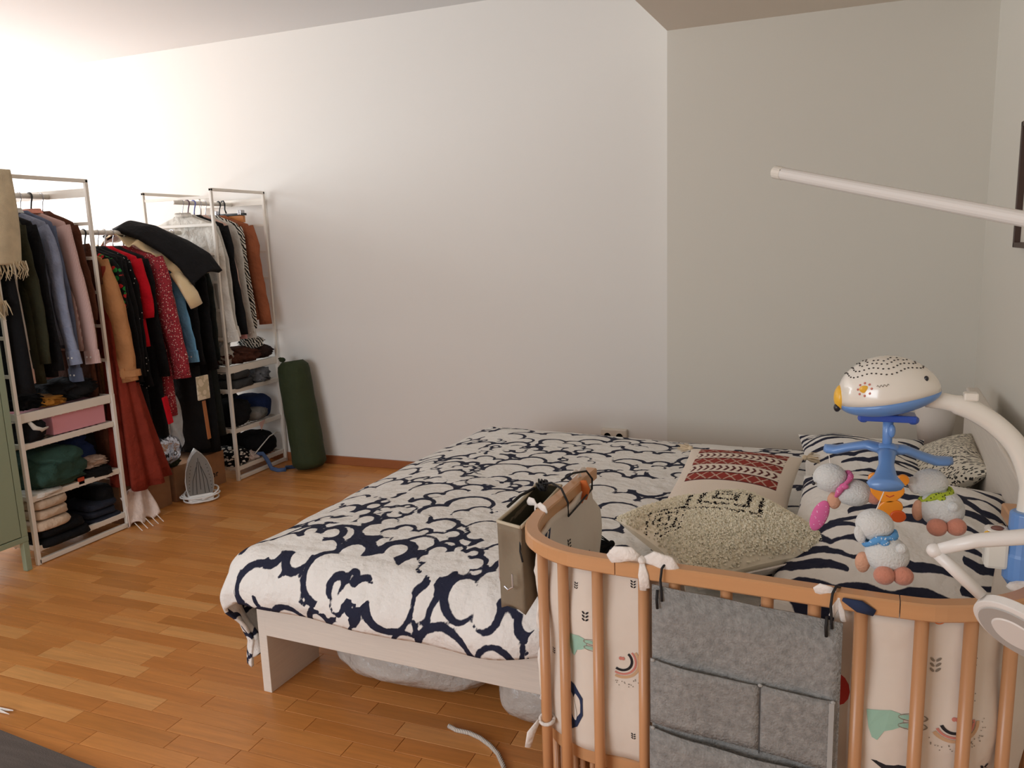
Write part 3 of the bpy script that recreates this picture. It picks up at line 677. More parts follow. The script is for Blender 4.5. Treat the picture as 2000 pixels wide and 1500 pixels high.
# right rack
garment('skirt', 'pink pleated skirt hanging at the back of the right rack', 'skirt', 3.80, 1.60, pleat, L=.45, hw=.17, sl=0, th=.02, x=-3.62, seed=28, hk='white', what='pink pleated skirt')
garment('shirt', 'white shirt first on the right rack', 'shirt', 3.775, TR, whitec, L=.82, hw=.215, sl=.66, lean=.09, cuff=whitec, collar=whitec, sw=.062, seed=21, what='first white shirt')
garment('shirt', 'off white linen shirt with long creased sleeve', 'shirt', 3.82, TR, greyw, L=.72, hw=.215, sl=.64, lean=.075, cuff=whitec, seed=22, hk='purple', what='off white linen shirt')
garment('jacket', 'black jacket between two white shirts on the right rack', 'jacket', 3.87, TR, blackc, L=.76, hw=.22, sl=.64, th=.024, lean=.085, sw=.06, seed=23, hk='blue', what='black jacket on the right rack')
garment('shirt', 'thin pink shirt with its cuff showing low', 'shirt', 3.92, TR, palep, L=.72, hw=.20, sl=.66, lean=.07, cuff=dustp, sw=.034, seed=24, what='thin pink shirt')
garment('shirt', 'pale grey shirt with a narrow sleeve beside the zebra top', 'shirt', 3.965, TR, greyw, L=.72, hw=.21, sl=.66, lean=.075, cuff=greyw, sw=.046, seed=25, what='pale grey shirt')
garment('blouse', 'black and white zebra print blouse', 'blouse', 4.02, TR, zebra, L=.80, hw=.20, sl=.62, lean=.06, seed=26, what='zebra print blouse')
garment('jacket', 'rust brown suede jacket, last on the right rack', 'jacket', 4.085, TR, tan, L=.72, hw=.225, sl=.60, th=.026, lean=.085, sw=.066, st=.032, seed=29, hk='black', what='rust brown jacket')
# clip hanger with wooden bar at the end of the right rail
ch = thing('clip_hanger', 'black skirt hanger with orange wooden bar and metal clips', 'hanger', (-3.5, 4.10, 1.67), group=None)
b = MB(); b.tube([(-3.585,4.12,1.675),(-3.575,4.12,1.690),(-3.560,4.12,1.692),(-3.550,4.12,1.675),(-3.555,4.12,1.64),(-3.545,4.12,1.615)], .005, 6); b.build('hook', hook_m['black'], ch, smooth=True)
MB().box(-3.64,-3.40,4.105,4.135,1.598,1.612).build('top_bar', hook_m['black'], ch, bevel=.002)
MB().box(-3.64,-3.41,4.108,4.132,1.555,1.597).build('wooden_bar', wood('orange_wood', C(206,132,70)), ch, bevel=.003)
for xx in (-3.62, -3.43):
    MB().box(xx-.012, xx+.012, 4.10, 4.14, 1.60, 1.632).build('clip', chrome, ch, bevel=.003)

# rust red flared dress at the left end of the low rail
rd = thing('dress', 'long rust red flared dress hanging almost to the floor between the racks', 'dress', (-3.42, 2.98, .19))
b = MB(); rings = []; n = 72
for k in range(15):
    s = k/14; z = 1.33-(1.33-.195)*s; ax = .05+.08*s**1.2; ay = .020+.118*s**1.3; cx = -3.375+.0*s; cy = 2.965+.092*s
    ring = []
    for j in range(n):
        a = 2*PI*j/n; q = 1+.20*s*math.sin(a*7+.6)+.09*s*math.sin(a*13+1)
        ring.append((cx+ax*q*math.cos(a), cy+ay*q*math.sin(a), z+.015*s*math.sin(a*3)-.04*s*math.cos(a)*0))
    rings.append(ring)
b.loft(rings); b.build('skirt', rust, rd, smooth=True)
b = MB(); b.tube([(-3.40,2.935,1.44),(-3.39,2.935,1.33),(-3.385,2.937,1.24)], [.02,.06,.055], 16, .5, up=(1,0,0)); b.build('bodice', brownd, rd, smooth=True)
hanger(-3.57, 2.935, 1.50, 'white', 'rust red flared dress', .12)

# black coat thrown over the hanging clothes, showing its cream satin lining
def sheet(fn, nu, nv, name, mat, parent=None, solid=.01, loc=None, sub=0):
    b = MB(); b.v = [tuple(fn(i/nu, j/nv)) for i in range(nu+1) for j in range(nv+1)]
    b.f = [(i*(nv+1)+j, (i+1)*(nv+1)+j, (i+1)*(nv+1)+j+1, i*(nv+1)+j+1) for i in range(nu) for j in range(nv)]
    return b.build(name, mat, parent, smooth=True, solid=solid, loc=loc, sub=sub)
dc = thing('coat', 'black coat thrown across the hanging clothes with cream lining showing', 'coat', (-3.4, 3.4, 1.3))
def interp(keys, s):
    s = max(0, min(1, s))*(len(keys)-1); i = min(int(s), len(keys)-2); f = s-i; f = f*f*(3-2*f)*.5+f*.5
    return Vector(keys[i])*(1-f)+Vector(keys[i+1])*f
Lk = [(-3.66,3.28,1.47),(-3.56,3.29,1.51),(-3.46,3.32,1.47),(-3.36,3.37,1.39),(-3.29,3.42,1.30),(-3.25,3.46,1.21)]
Rk = [(-3.72,3.45,1.49),(-3.60,3.46,1.535),(-3.48,3.50,1.51),(-3.36,3.56,1.44),(-3.26,3.61,1.36),(-3.21,3.64,1.27)]
f_ = swell(31, 30, 6)
sheet(lambda u, v: interp(Lk, u)*(1-v)+interp(Rk, u)*v + Vector((.3, 0, 1))*(.028*math.sin(PI*v)+.006*float(f_(u*.4, v*.3))), 40, 16, 'outer_cloth', blackw, dc, .03)
sheet(lambda u, v: interp(Lk, u*.93)*(1-v)+interp(Rk, u*.93)*v*1.0 + Vector((-.02, -.012-.028*(1-v), -.030-.016*math.sin(u*19+v*7)*(1-v)-.010*math.sin(u*37))), 60, 12, 'satin_lining', cream, dc, .004)
b = MB(); b.tube([(-3.32,3.40,1.28),(-3.28,3.42,1.22),(-3.26,3.45,1.15),(-3.25,3.47,1.09)], [.03,.040,.046,.042], 16, .5, up=(.3,1,0)); b.build('sleeve_lining', cream, dc, smooth=True)
# hanging bits seen between the coats
MB().box(-3.262,-3.25,3.415,3.505,.565,.70).build('lining_patch', dots('cream_check', C(196,180,150), C(226,210,184), 30, .5), OVER, bevel=.004)
b = MB(); b.bar((-3.27,3.47,.555),(-3.27,3.485,.33),.026,.004,(1,0,0)); b.build('belt', plain('tan_leather', C(170,104,54), .5), OVER, bevel=.001)
b = MB(); b.bar((-3.255,3.175,.635),(-3.255,3.20,.485),.034,.012,(1,0,0)); tag(b.build('sash', redk, loc=(-3.255,3.18,.48), bevel=.004), 'narrow bright red sash end on the black coat hem', 'sash')

# beige fringed shawl over the left rack
sh = thing('shawl', 'beige woven shawl with long fringe draped over the left rack', 'shawl', (-3.3, 2.42, 1.2))
woolb = plain('beige_wool', C(208, 190, 158), .95, bump=(300, .6, .003), var=.12, vscale=20)
def panel(x0, ya, yb, zb, top=1.757, ph=0):
    def fn(u, v):
        y = ya+(yb-ya)*v
        if u < .12: a = u/.12; return Vector((-3.345+a*(x0+3.345), y, top-.05*(1-math.sin(a*PI/2))))
        s = (u-.12)/.88; return Vector((x0+.012*math.sin(v*9+ph+s*1.5)*min(1, s*3)+.01*s, y+.012*s*math.sin(s*4+ph), top-(top-zb)*s-.012*v*s))
    return fn
sheet(panel(-3.290, 2.16, 2.505, 1.365), 40, 24, 'front_panel', woolb, sh, .008)
sheet(panel(-3.312, 2.12, 2.40, 1.20, ph=2), 40, 20, 'rear_panel', woolb, sh, .008)
rr = random.Random(4)
for (x0, ya, yb, zb) in ((-3.28, 2.16, 2.515, 1.37), (-3.30, 2.12, 2.41, 1.205)):
    b = MB()
    for k in range(60):
        y = ya+(yb-ya)*k/59; q = Vector((x0+rr.uniform(-.008, .008), y, zb)); L = rr.uniform(.06, .085)
        b.tube([q, q+Vector((rr.uniform(-.01, .015), rr.uniform(-.01, .014), -L*.5)), q+Vector((rr.uniform(-.02, .02), rr.uniform(-.012, .02), -L))], [.0030, .0028, .0012], 5, cap=False)
    o = b.build('fringe', woolb, sh, smooth=True); o['kind'] = 'stuff'

# ------------------------------------------------------------------ things on the rack shelves
def heap(name, label, cat, c, r, mat, seed=0, e=.6, amp=.12, layers=1, group=None, fr=5):
    f = swell(seed+40, fr, 6); g = swell(seed+80, fr*2.4, 6)
    def fn(x, y, z):
        k = 1+amp*float(f(x, y, z))+amp*.5*float(g(x, y, z))+amp*(.55 if amp < .16 else 1.1)*(.4-abs(math.sin(4.5*float(f(y, z, x))+5*x+7*y*(1 if seed % 2 else -1)+6*z))); return x*k, y*k, z*(1+amp*.8*float(g(y, z, x)))
    if layers == 1:
        b = MB().blob((c[0], c[1], c[2]+r[2]), r, e, 36, 20, fn); o = b.build(name, mat, smooth=True, loc=c)
        tag(o, label, cat, group); return o
    t = thing(name, label, cat, c, group=group); h = r[2]/layers
    for k in range(layers):
        ff = swell(seed+k*7, fr, 5)
        fk = lambda x, y, z: (x*(1+amp*.6*float(ff(x, y, z))), y*(1+amp*.6*float(ff(y, x, z))), z*(1+amp*float(ff(z, x, y))))
        MB().blob((c[0]+.006*math.sin(k*5), c[1]+.008*math.cos(k*4+seed), c[2]+h*(2*k+1)), (r[0]*(1-.03*k), r[1]*(1-.03*((k*3) % 4)), h*1.08), .45, 36, 14, fk).build('fold', mat, t, smooth=True)
    return t
SX = -3.47
beigek = cloth('beige_knit', C(206, 182, 158), fine=80); tealc = cloth('teal_green_cotton', C(52, 78, 68)); denim = cloth('dark_denim', C(44, 48, 60)); must = cloth('mustard_knit', C(168, 112, 44))
navy = cloth('navy_jersey', C(34, 50, 92)); brownc = cloth('chocolate_knit', C(84, 50, 38)); bbeige = cloth('mushroom_cotton', C(196, 168, 150)); dkgrey = cloth('charcoal_jersey', C(58, 58, 58))
pbx = thing('storage_box', 'pink lidded storage box under the top rim of the left rack', 'box', (-3.5, 2.72, .565)); pk = plain('pink_card', C(220, 150, 160), .6)
MB().box(-3.70, -3.335, 2.575, 2.865, .565, .660).build('box_body', pk, pbx, bevel=.003); MB().box(-3.71, -3.330, 2.570, 2.870, .655, .690).build('lid', pk, pbx, bevel=.003)
heap('t_shirt', 'black t shirt with white trim left of the pink box', 't-shirt', (SX+.03, 2.485, .545), (.13, .062, .062), blackc, 1, .6)
b = MB(); b.tube([(-3.33,2.45,.665),(-3.315,2.47,.625),(-3.31,2.50,.61),(-3.315,2.535,.615)], [.006,.012,.012,.006], 8, .5); tag(b.build('strap', whitec, loc=(-3.31,2.49,.60), smooth=True), 'white strap curling over the black t shirt', 'strap')
heap('t_shirt', 'crumpled black top on the upper shelf of the left rack', 't-shirt', (SX+.02, 2.50, .70), (.13, .085, .035), blackc, 2, amp=.25)
heap('sweater', 'mustard knit sweater heaped above the pink box', 'sweater', (SX+.04, 2.60, .70), (.12, .07, .024), must, 3, amp=.2)
heap('sweater', 'black knit heap on the upper shelf beside the mustard sweater', 'sweater', (SX+.02, 2.74, .70), (.14, .11, .05), blackw, 4, amp=.25)
heap('sweatshirt', 'teal green sweatshirt heaped on the middle shelf of the left rack', 'sweatshirt', (SX+.03, 2.58, .305), (.16, .155, .10), tealc, 5, .75, .18)
heap('t_shirt', 'white t shirt corner under the teal sweatshirt', 't-shirt', (SX+.05, 2.50, .298), (.115, .085, .016), whitec, 6, .5, .1)
heap('t_shirt', 'navy t shirt at the back beside the teal sweatshirt', 't-shirt', (SX-.06, 2.78, .305), (.12, .10, .105), navy, 7, .6, .2)
heap('blouse', 'mushroom pink blouse crumpled right of the teal sweatshirt', 'blouse', (SX+.05, 2.80, .345), (.08, .075, .028), bbeige, 8, .6, .3)
heap('trousers', 'black trousers folded under the mushroom pink blouse', 'trousers', (SX+.04, 2.785, .298), (.12, .095, .026), blackc, 9, .5, .15)
b = MB().box(-3.325,-3.318,2.655,2.69,.300,.335); tag(b.build('fabric_tag', plain('orange_tag', C(196,72,36), .8), loc=(-3.32,2.67,.30), bevel=.002), 'small orange red tag at the edge of the teal sweatshirt', 'tag')
heap('sweater', 'beige sweater folded in a stack on the lowest shelf of the left rack', 'sweater', (SX+.03, 2.505, .145), (.145, .10, .072), beigek, 10, layers=3, amp=.10)
heap('trousers', 'black folded trousers under the beige sweater', 'trousers', (SX+.04, 2.555, .060), (.14, .14, .045), blackc, 11, .5, .12, layers=2)
heap('jeans', 'dark blue folded jeans on the lowest shelf beside the beige sweater', 'jeans', (SX+.02, 2.80, .062), (.13, .095, .055), denim, 12, layers=3, amp=.14)
heap('jumper', 'black jumper squeezed against the right post of the left rack middle shelf', 'jumper', (-3.58, 2.845, .310), (.15, .052, .118), blackc, 71, .6, .08)
for q_, (c_, r_q, m_, l_) in enumerate([((-3.68, 2.63, .305), (.11, .215, .118), blackc, 'black jumper at the back of the middle shelf of the left rack'), ((-3.68, 2.70, .06), (.11, .19, .122), blackw, 'black wool jumper at the back of the lowest shelf of the left rack'),
    ((-3.72, 2.62, .545), (.08, .20, .065), blkg, 'faded black jumper behind the pink box'), ((-3.45, 2.84, .125), (.10, .055, .06), blackc, 'black t shirt lying on the dark blue jeans stack')]):
    heap('jumper', l_, 'jumper', c_, r_q, m_, 50+q_, .6, .1)
for q_, (c_, r_q, m_, l_) in enumerate([((-3.68, 3.97, .308), (.11, .19, .10), blackc, 'black jumper at the back of the third shelf of the right rack'), ((-3.68, 3.97, .072), (.11, .19, .10), blackw, 'black wool jumper at the back of the bottom shelf of the right rack'),
    ((-3.46, 4.09, .308), (.12, .085, .08), navy, 'dark navy jumper beside the grey cap'), ((-3.70, 3.97, .55), (.10, .19, .06), blkg, 'faded black jumper behind the charcoal t shirts')]):
    heap('jumper', l_, 'jumper', c_, r_q, m_, 60+q_, .6, .1)
# right rack
heap('sweater', 'chocolate brown sweater heaped on top of the right rack shelf', 'sweater', (SX+.03, 3.93, .695), (.15, .16, .05), brownc, 13, .7, .28)
heap('top', 'black and white patterned top heaped below the zebra blouse', 'top', (SX+.08, 4.05, .77), (.07, .07, .04), zebra, 14, .8, .3)
heap('scarf', 'greyish white ruffled scarf bunched on the right rack shelf', 'scarf', (SX+.09, 3.80, .70), (.05, .04, .085), greyw, 15, 1.0, .45, fr=8)
heap('hat', 'dark brown hat at the right end of the upper shelf', 'hat', (SX+.07, 4.11, .70), (.10, .085, .045), cloth('dark_brown_felt', C(46, 32, 28)), 16, .8, .2)
heap('t_shirt', 'charcoal t shirts folded on the second shelf of the right rack', 't-shirt', (SX+.04, 3.87, .553), (.13, .10, .058), dkgrey, 17, .6, .15, layers=2)
heap('t_shirt', 'grey t shirt sleeve poking out beside the bolster bag', 't-shirt', (SX+.06, 4.08, .55), (.11, .08, .05), cloth('mid_grey', C(110, 112, 116)), 18, .7, .3)
heap('trousers', 'black trousers piled on the third shelf of the right rack', 'trousers', (SX+.01, 3.86, .308), (.14, .10, .085), blackc, 19, .6, .15)
heap('cap', 'grey cap on the third shelf of the right rack', 'cap', (SX+.08, 4.03, .315), (.075, .085, .045), cloth('grey_felt', C(128, 126, 122)), 20, .9, .15)
b = MB().add([(-3.315,3.97,.312),(-3.315,4.03,.322),(-3.312,3.985,.262),(-3.325,3.97,.312)], [(0,1,2)]); tag(b.build('paper_tag', plain('pale_pink_tag', C(216,176,166), .7), loc=(-3.315,3.99,.26), solid=.002), 'pale pink triangular tag hanging over the third shelf', 'tag')
heap('bag', 'black bag on the bottom shelf of the right rack', 'bag', (SX+.03, 4.06, .072), (.13, .11, .08), blackc, 21, .7, .12)
heap('top', 'black and white spotted top crumpled on the bottom shelf', 'top', (SX+.05, 3.80, .072), (.12, .075, .06), dots('bold_black_white', C(20,20,22), C(222,216,206), 34, .40, stretch=(1, 1, 2)), 22, .7, .2)
heap('cloth', 'pinkish white cloth beside the spotted top', 'cloth', (SX+.10, 3.91, .072), (.055, .06, .035), cloth('pinkish_white', C(216, 196, 188)), 23, .9, .35)
b = MB(); b.tube([(-3.33,3.92,.12),(-3.31,3.98,.17),(-3.31,4.05,.205),(-3.315,4.13,.215),(-3.33,4.18,.20)], .004, 6); tag(b.build('cord', whitec, loc=(-3.31,4.05,.12), smooth=True), 'thin white cord loop arching out of the bottom shelf', 'cord')
bst = plain('blue_webbing', C(70, 92, 132), .8, bump=(160, .6, .003))
b = MB(); b.tube([(-3.36,3.93,.115),(-3.30,3.96,.115),(-3.275,3.97,.07),(-3.25,3.97,.02),(-3.20,3.97,.010),(-3.16,3.99,.012),(-3.19,4.03,.010),(-3.14,4.07,.010)], .014, 8, .45); tag(b.build('strap', bst, loc=(-3.2,3.97,0), smooth=True), 'blue webbing strap trailing from the bottom shelf to the floor', 'strap')

# ------------------------------------------------------------------ green cabinet at the left edge
gm = plain('sage_green_steel', C(150, 164, 138), .45)
cb = thing('cabinet', 'sage green steel cabinet with slim legs at the left edge of the photo', 'cabinet', (-3.45, 1.95, 0))
CX0, CX1, CY0, CY1 = -3.72, -3.30, 1.56, 2.355
MB().box(CX0, CX1-.018, CY0, CY1, .135, 1.66).build('body', gm, cb, bevel=.003)
MB().box(CX1-.018, CX1, CY0, CY1-.0, .135, .160).build('bottom_rail', gm, cb, bevel=.002)
MB().box(CX1-.018, CX1, CY1-.030, CY1, .160, 1.66).build('side_stile', gm, cb, bevel=.002)
MB().box(CX1-.018, CX1, CY0, CY0+.030, .160, 1.66).build('side_stile', gm, cb, bevel=.002)
for ya, yb in ((CY0+.033, 1.954), (1.958, CY1-.033)):
    dr = MB().box(CX1-.016, CX1+.001, ya, yb, .164, 1.655).build('door', gm, cb, bevel=.002)
for x in (CX0+.014, CX1-.014):
    for y in (CY0+.014, CY1-.014): MB().box(x-.013, x+.013, y-.013, y+.013, 0, .135).build('leg', gm, cb, bevel=.002)

# ------------------------------------------------------------------ floor things below the clothes
card = plain('cardboard', C(150, 106, 70), .85, var=.12, vscale=20)
def carton(label, x0, x1, y0, y1, h, rz=0, mark=None):
    t = thing('cardboard_box', label, 'box', ((x0+x1)/2, (y0+y1)/2, 0), (0, 0, rz)); W = WM(t); w2, d2 = (x1-x0)/2, (y1-y0)/2
    b = MB().box(-w2, w2, -d2, d2, 0, h); b.v = [tuple(W @ Vector(v)) for v in b.v]; b.build('box_body', card, t, bevel=.002)
    for s in (-1, 1):
        b = MB().add([(s*.002, -d2, h+.002), (s*.002, d2, h+.002), (s*w2, d2, h+.001), (s*w2, -d2, h+.001)], [(0, 1, 2, 3)]); b.v = [tuple(W @ Vector(v)) for v in b.v]
        b.build('flap', card, t, solid=.003)
    if mark: text(mark, .05, plain('dark_print', C(30, 24, 22), .8), t, W @ Matrix.Translation((w2+.001, d2-.10, h*.30)) @ Euler((PI/2, 0, PI/2)).to_matrix().to_4x4())
    return t
carton('brown cardboard box with dark lettering behind the upright iron', -3.74, -3.375, 3.30, 3.70, .20, 0, 'oor')
carton('plain brown cardboard box left of the iron under the rust red dress', -3.70, -3.38, 2.93, 3.27, .235)
# silver pouch
sv = plain('silver_foil', C(196, 200, 212), .18, .9, bump=(16, 1.0, .03)); sp = thing('foil_bag', 'crumpled silver foil bag with dark letters above the cardboard box', 'bag', (-3.38, 3.24, .235))
f2 = swell(3, 9, 6)
MB().blob((-3.385, 3.235, .315), (.055, .125, .078), .6, 44, 26, lambda x, y, z: (x*(1+.35*float(f2(x, y, z))), y*(1+.06*float(f2(y, z))), z*(1+.1*float(f2(z, y, x))))).build('pouch', sv, sp, smooth=True)
MB().blob((-3.37, 3.345, .45), (.02, .045, .16), .7, 20, 24, lambda x, y, z: (x*(1+.5*math.sin(z*9+y*3)), y*(1+.15*math.sin(z*7)), z)).build('neck', film('clear_film', C(220, 225, 228), .5, .1), sp, smooth=True)
text('A  M  O  A', .035, plain('dark_print', C(30, 24, 22)), sp, Matrix.Translation((-3.322, 3.245, .285)) @ Euler((PI/2, 0, PI/2)).to_matrix().to_4x4())
heap('shopping_bag', 'dark green plastic bag squeezed behind the iron', 'bag', (-3.40, 3.30, .205), (.05, .06, .035), cloth('dark_green', C(40, 44, 24)), 24, .8, .3)
tag(sheet(lambda u, v: Vector((-3.345+.06*u+.015*math.sin(v*11+u*4), 2.90+.165*v+.02*u*(v-.3), .20*(1-u)**1.0*(.75+.25*v)+.006+.02*u*abs(math.sin(v*8)))), 20, 24, 'cloth', cloth('white_muslin', C(232, 212, 200)), None, .006, loc=(-3.25, 2.96, 0)), 'white cotton cloth draped to the floor below the rust red dress hem', 'cloth')
b = MB()
for k in range(5): y = 2.86+.035*k; b.tube([(-3.22,y,.05),(-3.20,y+.01,.02),(-3.19,y+.015,.006)], .0022, 5)
tag(b.build('fringe_cord', cotton, loc=(-3.2,2.93,0)), 'loose white threads at the foot of the white cotton cloth', 'threads')
# steam iron stood on its heel, sole plate towards the room
ir = thing('steam_iron', 'white steam iron standing on its heel, sole plate facing the room', 'iron', (-3.26, 3.36, 0), (0, 0, math.radians(-38)))
ir.scale = (1.1, 1.22, 1.1)
W = WM(ir); I = lambda mb: setattr(mb, 'v', [tuple(W @ Vector(v)) for v in mb.v]) or mb
prof = [(.052, .045), (.060, .075), (.062, .12), (.056, .17), (.042, .215), (.022, .25), (.002, .268)]
def iron_ring(x, k, dz=0): return [(x, yy*k, zz+dz) for yy, zz in prof] + [(x, -yy*k, zz+dz) for yy, zz in reversed(prof)]
b = MB(); b.loft([iron_ring(.030, 1), iron_ring(.022, 1.02), iron_ring(-.03, .88), iron_ring(-.06, .55)]); I(b).build('body', hook_m['white'], ir, bevel=.003)
b = MB(); b.loft([iron_ring(.035, .94), iron_ring(.030, .97)]); I(b).build('sole_plate', plain('ceramic_grey', C(142, 150, 152), .3, .5), ir)
gr = MB(); hl = MB()
for y_, x0, x1 in ((-.024, .05, .19), (-.012, .05, .215), (0, .07, .235), (.012, .05, .215), (.024, .05, .19)): gr.tube([(.0352, y_*1.5, x0), (.0355, y_*1.25, (x0+x1)/2), (.0352, y_*.4, x1)], .0015, 5)
for s in (-1, 1):
    for k in range(8): hl.blob((.0355, s*(.048-.0002*k-.00022*k*k*1.3), .07+.018*k), (.001, .0024, .0024), n=6, m=4)
I(gr).build('groove', plain('groove_dark', C(60, 62, 64), .6), ir); I(hl).build('steam_hole', plain('groove_dark', C(60, 62, 64)), ir)
b = MB().box(-.07, .040, -.055, .055, .0, .048); I(b).build('heel', hook_m['white'], ir, bevel=.012)
b = MB(); b.tube([(-.05, 0, .235), (-.10, 0, .20), (-.105, 0, .11), (-.06, 0, .05)], [.012, .014, .014, .014], 8); I(b).build('handle', hook_m['white'], ir, smooth=True)
b = MB(); pts = []
for k in range(90):
    a = k/89*2*PI*4; pts.append(((-.01+.064*math.cos(a)), .078*math.sin(a)+.010*math.sin(a*.37), .022+.012*math.sin(a*.7)+.03*max(0, math.sin(a*.5))))
b.tube(pts, .0042, 6); I(b).build('power_cord', hook_m['white'], ir, smooth=True)

# green bolster bag leaning in the corner
gb = thing('bolster_bag', 'tall dark green cylindrical fabric bag leaning against the wall by the rack', 'bag', (-3.03, 4.09, 0))
gmat = plain('forest_green_nylon', C(40, 50, 18), .8, bump=(14, .5, .015), var=.08)
b = MB(); rings = []; base_c = Vector((-3.03, 4.075, .0)); top_c = Vector((-3.13, 4.110, .675)); ax = (top_c-base_c).normalized(); Lb = (top_c-base_c).length
u_ = ax.cross(Vector((0, 1, 0))).normalized(); v_ = ax.cross(u_)
for k in range(25):
    s = k/24; r = .106*(1-.06*s); r *= 1-(max(0, (s-.93)/.07))**2*.35 if s > .93 else 1; r *= 1-(max(0, (.05-s)/.05))**2*.25 if s < .05 else 1
    r *= 1+.012*math.sin(s*26)
    rings.append([base_c+ax*(Lb*s)+(u_*math.cos(a)+v_*math.sin(a))*r*(1+.012*math.sin(a*3+s*8)) for a in [2*PI*j/36 for j in range(36)]])
zmin = min(p.z for rg in rings for p in rg)
rings = [[p-Vector((0, 0, zmin-.002)) for p in rg] for rg in rings]
b.loft(rings); b.build('bag_body', gmat, gb, smooth=True)
tp = top_c + Vector((0, 0, .01)); b = MB(); b.blob(tp+Vector((-.06, -.02, .012)), (.022, .018, .016), n=10, m=6); b.tube([tp+Vector((-.08,-.03,.02)), tp+Vector((-.05,-.05,.03)), tp+Vector((-.03,-.03,.016))], .004, 6); b.build('drawstring', gmat, gb, smooth=True)

# rug, cord and paper scrap, bags under the bed
tag(MB().add([(-3.6,1.54,0),(-2.246,1.425,0),(-1.5,1.36,0),(-1.2,.2,0),(-3.6,.2,0),(-3.6,1.54,.012),(-2.246,1.425,.012),(-1.5,1.36,.012),(-1.2,.2,.012),(-3.6,.2,.012)],
    [(0,1,2,3,4),(9,8,7,6,5),(0,5,6,1),(1,6,7,2),(2,7,8,3),(3,8,9,4),(4,9,5,0)]).build('rug', plain('grey_brown_rug', C(92,82,76), .95, bump=(300,.5,.003), var=.2, vscale=3, stretch=(1,12,1)), loc=(-2.5,.9,0)), 'dark grey brown rug corner at the bottom left of the photo', 'rug')
rope = stripes('white_rope', C(150,140,130), C(232,226,216), 60, 'X')
b = MB(); b.tube([(-.985,1.873,.006),(-.955,1.862,.006),(-.915,1.862,.006),(-.875,1.85,.006),(-.835,1.828,.006),(-.80,1.80,.006),(-.765,1.755,.006),(-.745,1.70,.006),(-.735,1.62,.006)], .0065, 10); tag(b.build('rope', rope, loc=(-.85,1.8,0), smooth=True), 'white braided cord lying on the parquet in front of the bed', 'cord')
b = MB(); b.tube([(-2.40,1.50,.006),(-2.35,1.505,.008),(-2.305,1.515,.006)], [.004,.007,.002], 6, .5); b.tube([(-2.39,1.49,.006),(-2.34,1.50,.006),(-2.30,1.498,.005)], [.004,.005,.001], 5, .5); tag(b.build('ribbon', cotton, loc=(-2.35,1.5,0)), 'scrap of white ribbon on the floor at the far left edge', 'ribbon')
def plastic_bag(label, c, r, seed, inner):
    t = thing('plastic_bag', label, 'bag', c); f = swell(seed, 6, 7); g = swell(seed+3, 17, 7)
    MB().blob((c[0], c[1], r[2]), r, .8, 60, 36, lambda x, y, z: tuple(q*(1+.10*float(f(x, y, z))+.045*float(g(x, y, z))) for q in (x, y, z)) if z > -.6 else (x, y, z)).build('film', film('translucent_film', C(226, 220, 212), .62, .22), t, smooth=True)
    for (o_, rr_, m_) in inner: MB().blob((c[0]+o_[0], c[1]+o_[1], o_[2]), rr_, .6, 24, 14, lambda x, y, z: (x*(1+.1*float(f(x, y, z))), y, z*(1+.1*float(g(x, y, z))))).build('contents', m_, t, smooth=True)
plastic_bag('large translucent plastic bag of bedding pushed under the bed', (-1.20, 2.20, 0), (.33, .26, .10), 2, [((-.05, .02, .11), (.24, .16, .07), dkgrey), ((-.02, -.10, .13), (.03, .03, .02), redk)])
plastic_bag('small crinkled clear bag under the bed beside the crib leg', (-.745, 2.03, 0), (.13, .12, .10), 5, [((0, .02, .08), (.07, .06, .05), greyw)])
# ------------------------------------------------------------------ bedside crib
CP = [(-.547,1.885),(-.552,1.80),(-.557,1.66),(-.562,1.53),(-.537,1.425),(-.463,1.360),(-.363,1.338),(-.148,1.326),(.118,1.307),(.195,1.317),(.262,1.350),(.318,1.408),(.352,1.50),(.362,1.66),(.362,1.85)]
def catmull(P, per=8):
    out = []; Q = [P[0]]+P+[P[-1]]
    for i in range(1, len(Q)-2):
        p0, p1, p2, p3 = [np.array(q, float) for q in Q[i-1:i+3]]
        for k in range(per):
            t = k/per; out.append(.5*((2*p1)+(-p0+p2)*t+(2*p0-5*p1+4*p2-p3)*t*t+(-p0+3*p1-3*p2+p3)*t**3))
    out.append(np.array(P[-1], float)); return np.array(out)
CV = catmull(CP); SEG = np.concatenate([[0], np.cumsum(np.linalg.norm(np.diff(CV, axis=0), axis=1))])
def cpt(s, off=0.0):
    """point on the rail centre line at arc length s, moved off metres towards the inside"""
    x = np.interp(s, SEG, CV[:, 0]); y = np.interp(s, SEG, CV[:, 1]); e = .01
    d = np.array([np.interp(s+e, SEG, CV[:, 0])-np.interp(s-e, SEG, CV[:, 0]), np.interp(s+e, SEG, CV[:, 1])-np.interp(s-e, SEG, CV[:, 1])]); d /= np.linalg.norm(d)
    return x-d[1]*off, y+d[0]*off
def s_at_x(x): m_ = (SEG > .5) & (SEG < SEG[-1]-.30); i = np.argmin(np.where(m_, np.abs(CV[:, 0]-x), 9)); return SEG[i]
SMAX = SEG[-1]
crib = thing('crib', 'beech wood bedside crib with curved rail and round slats, standing against the bed', 'crib', (-.12, 1.6, 0))
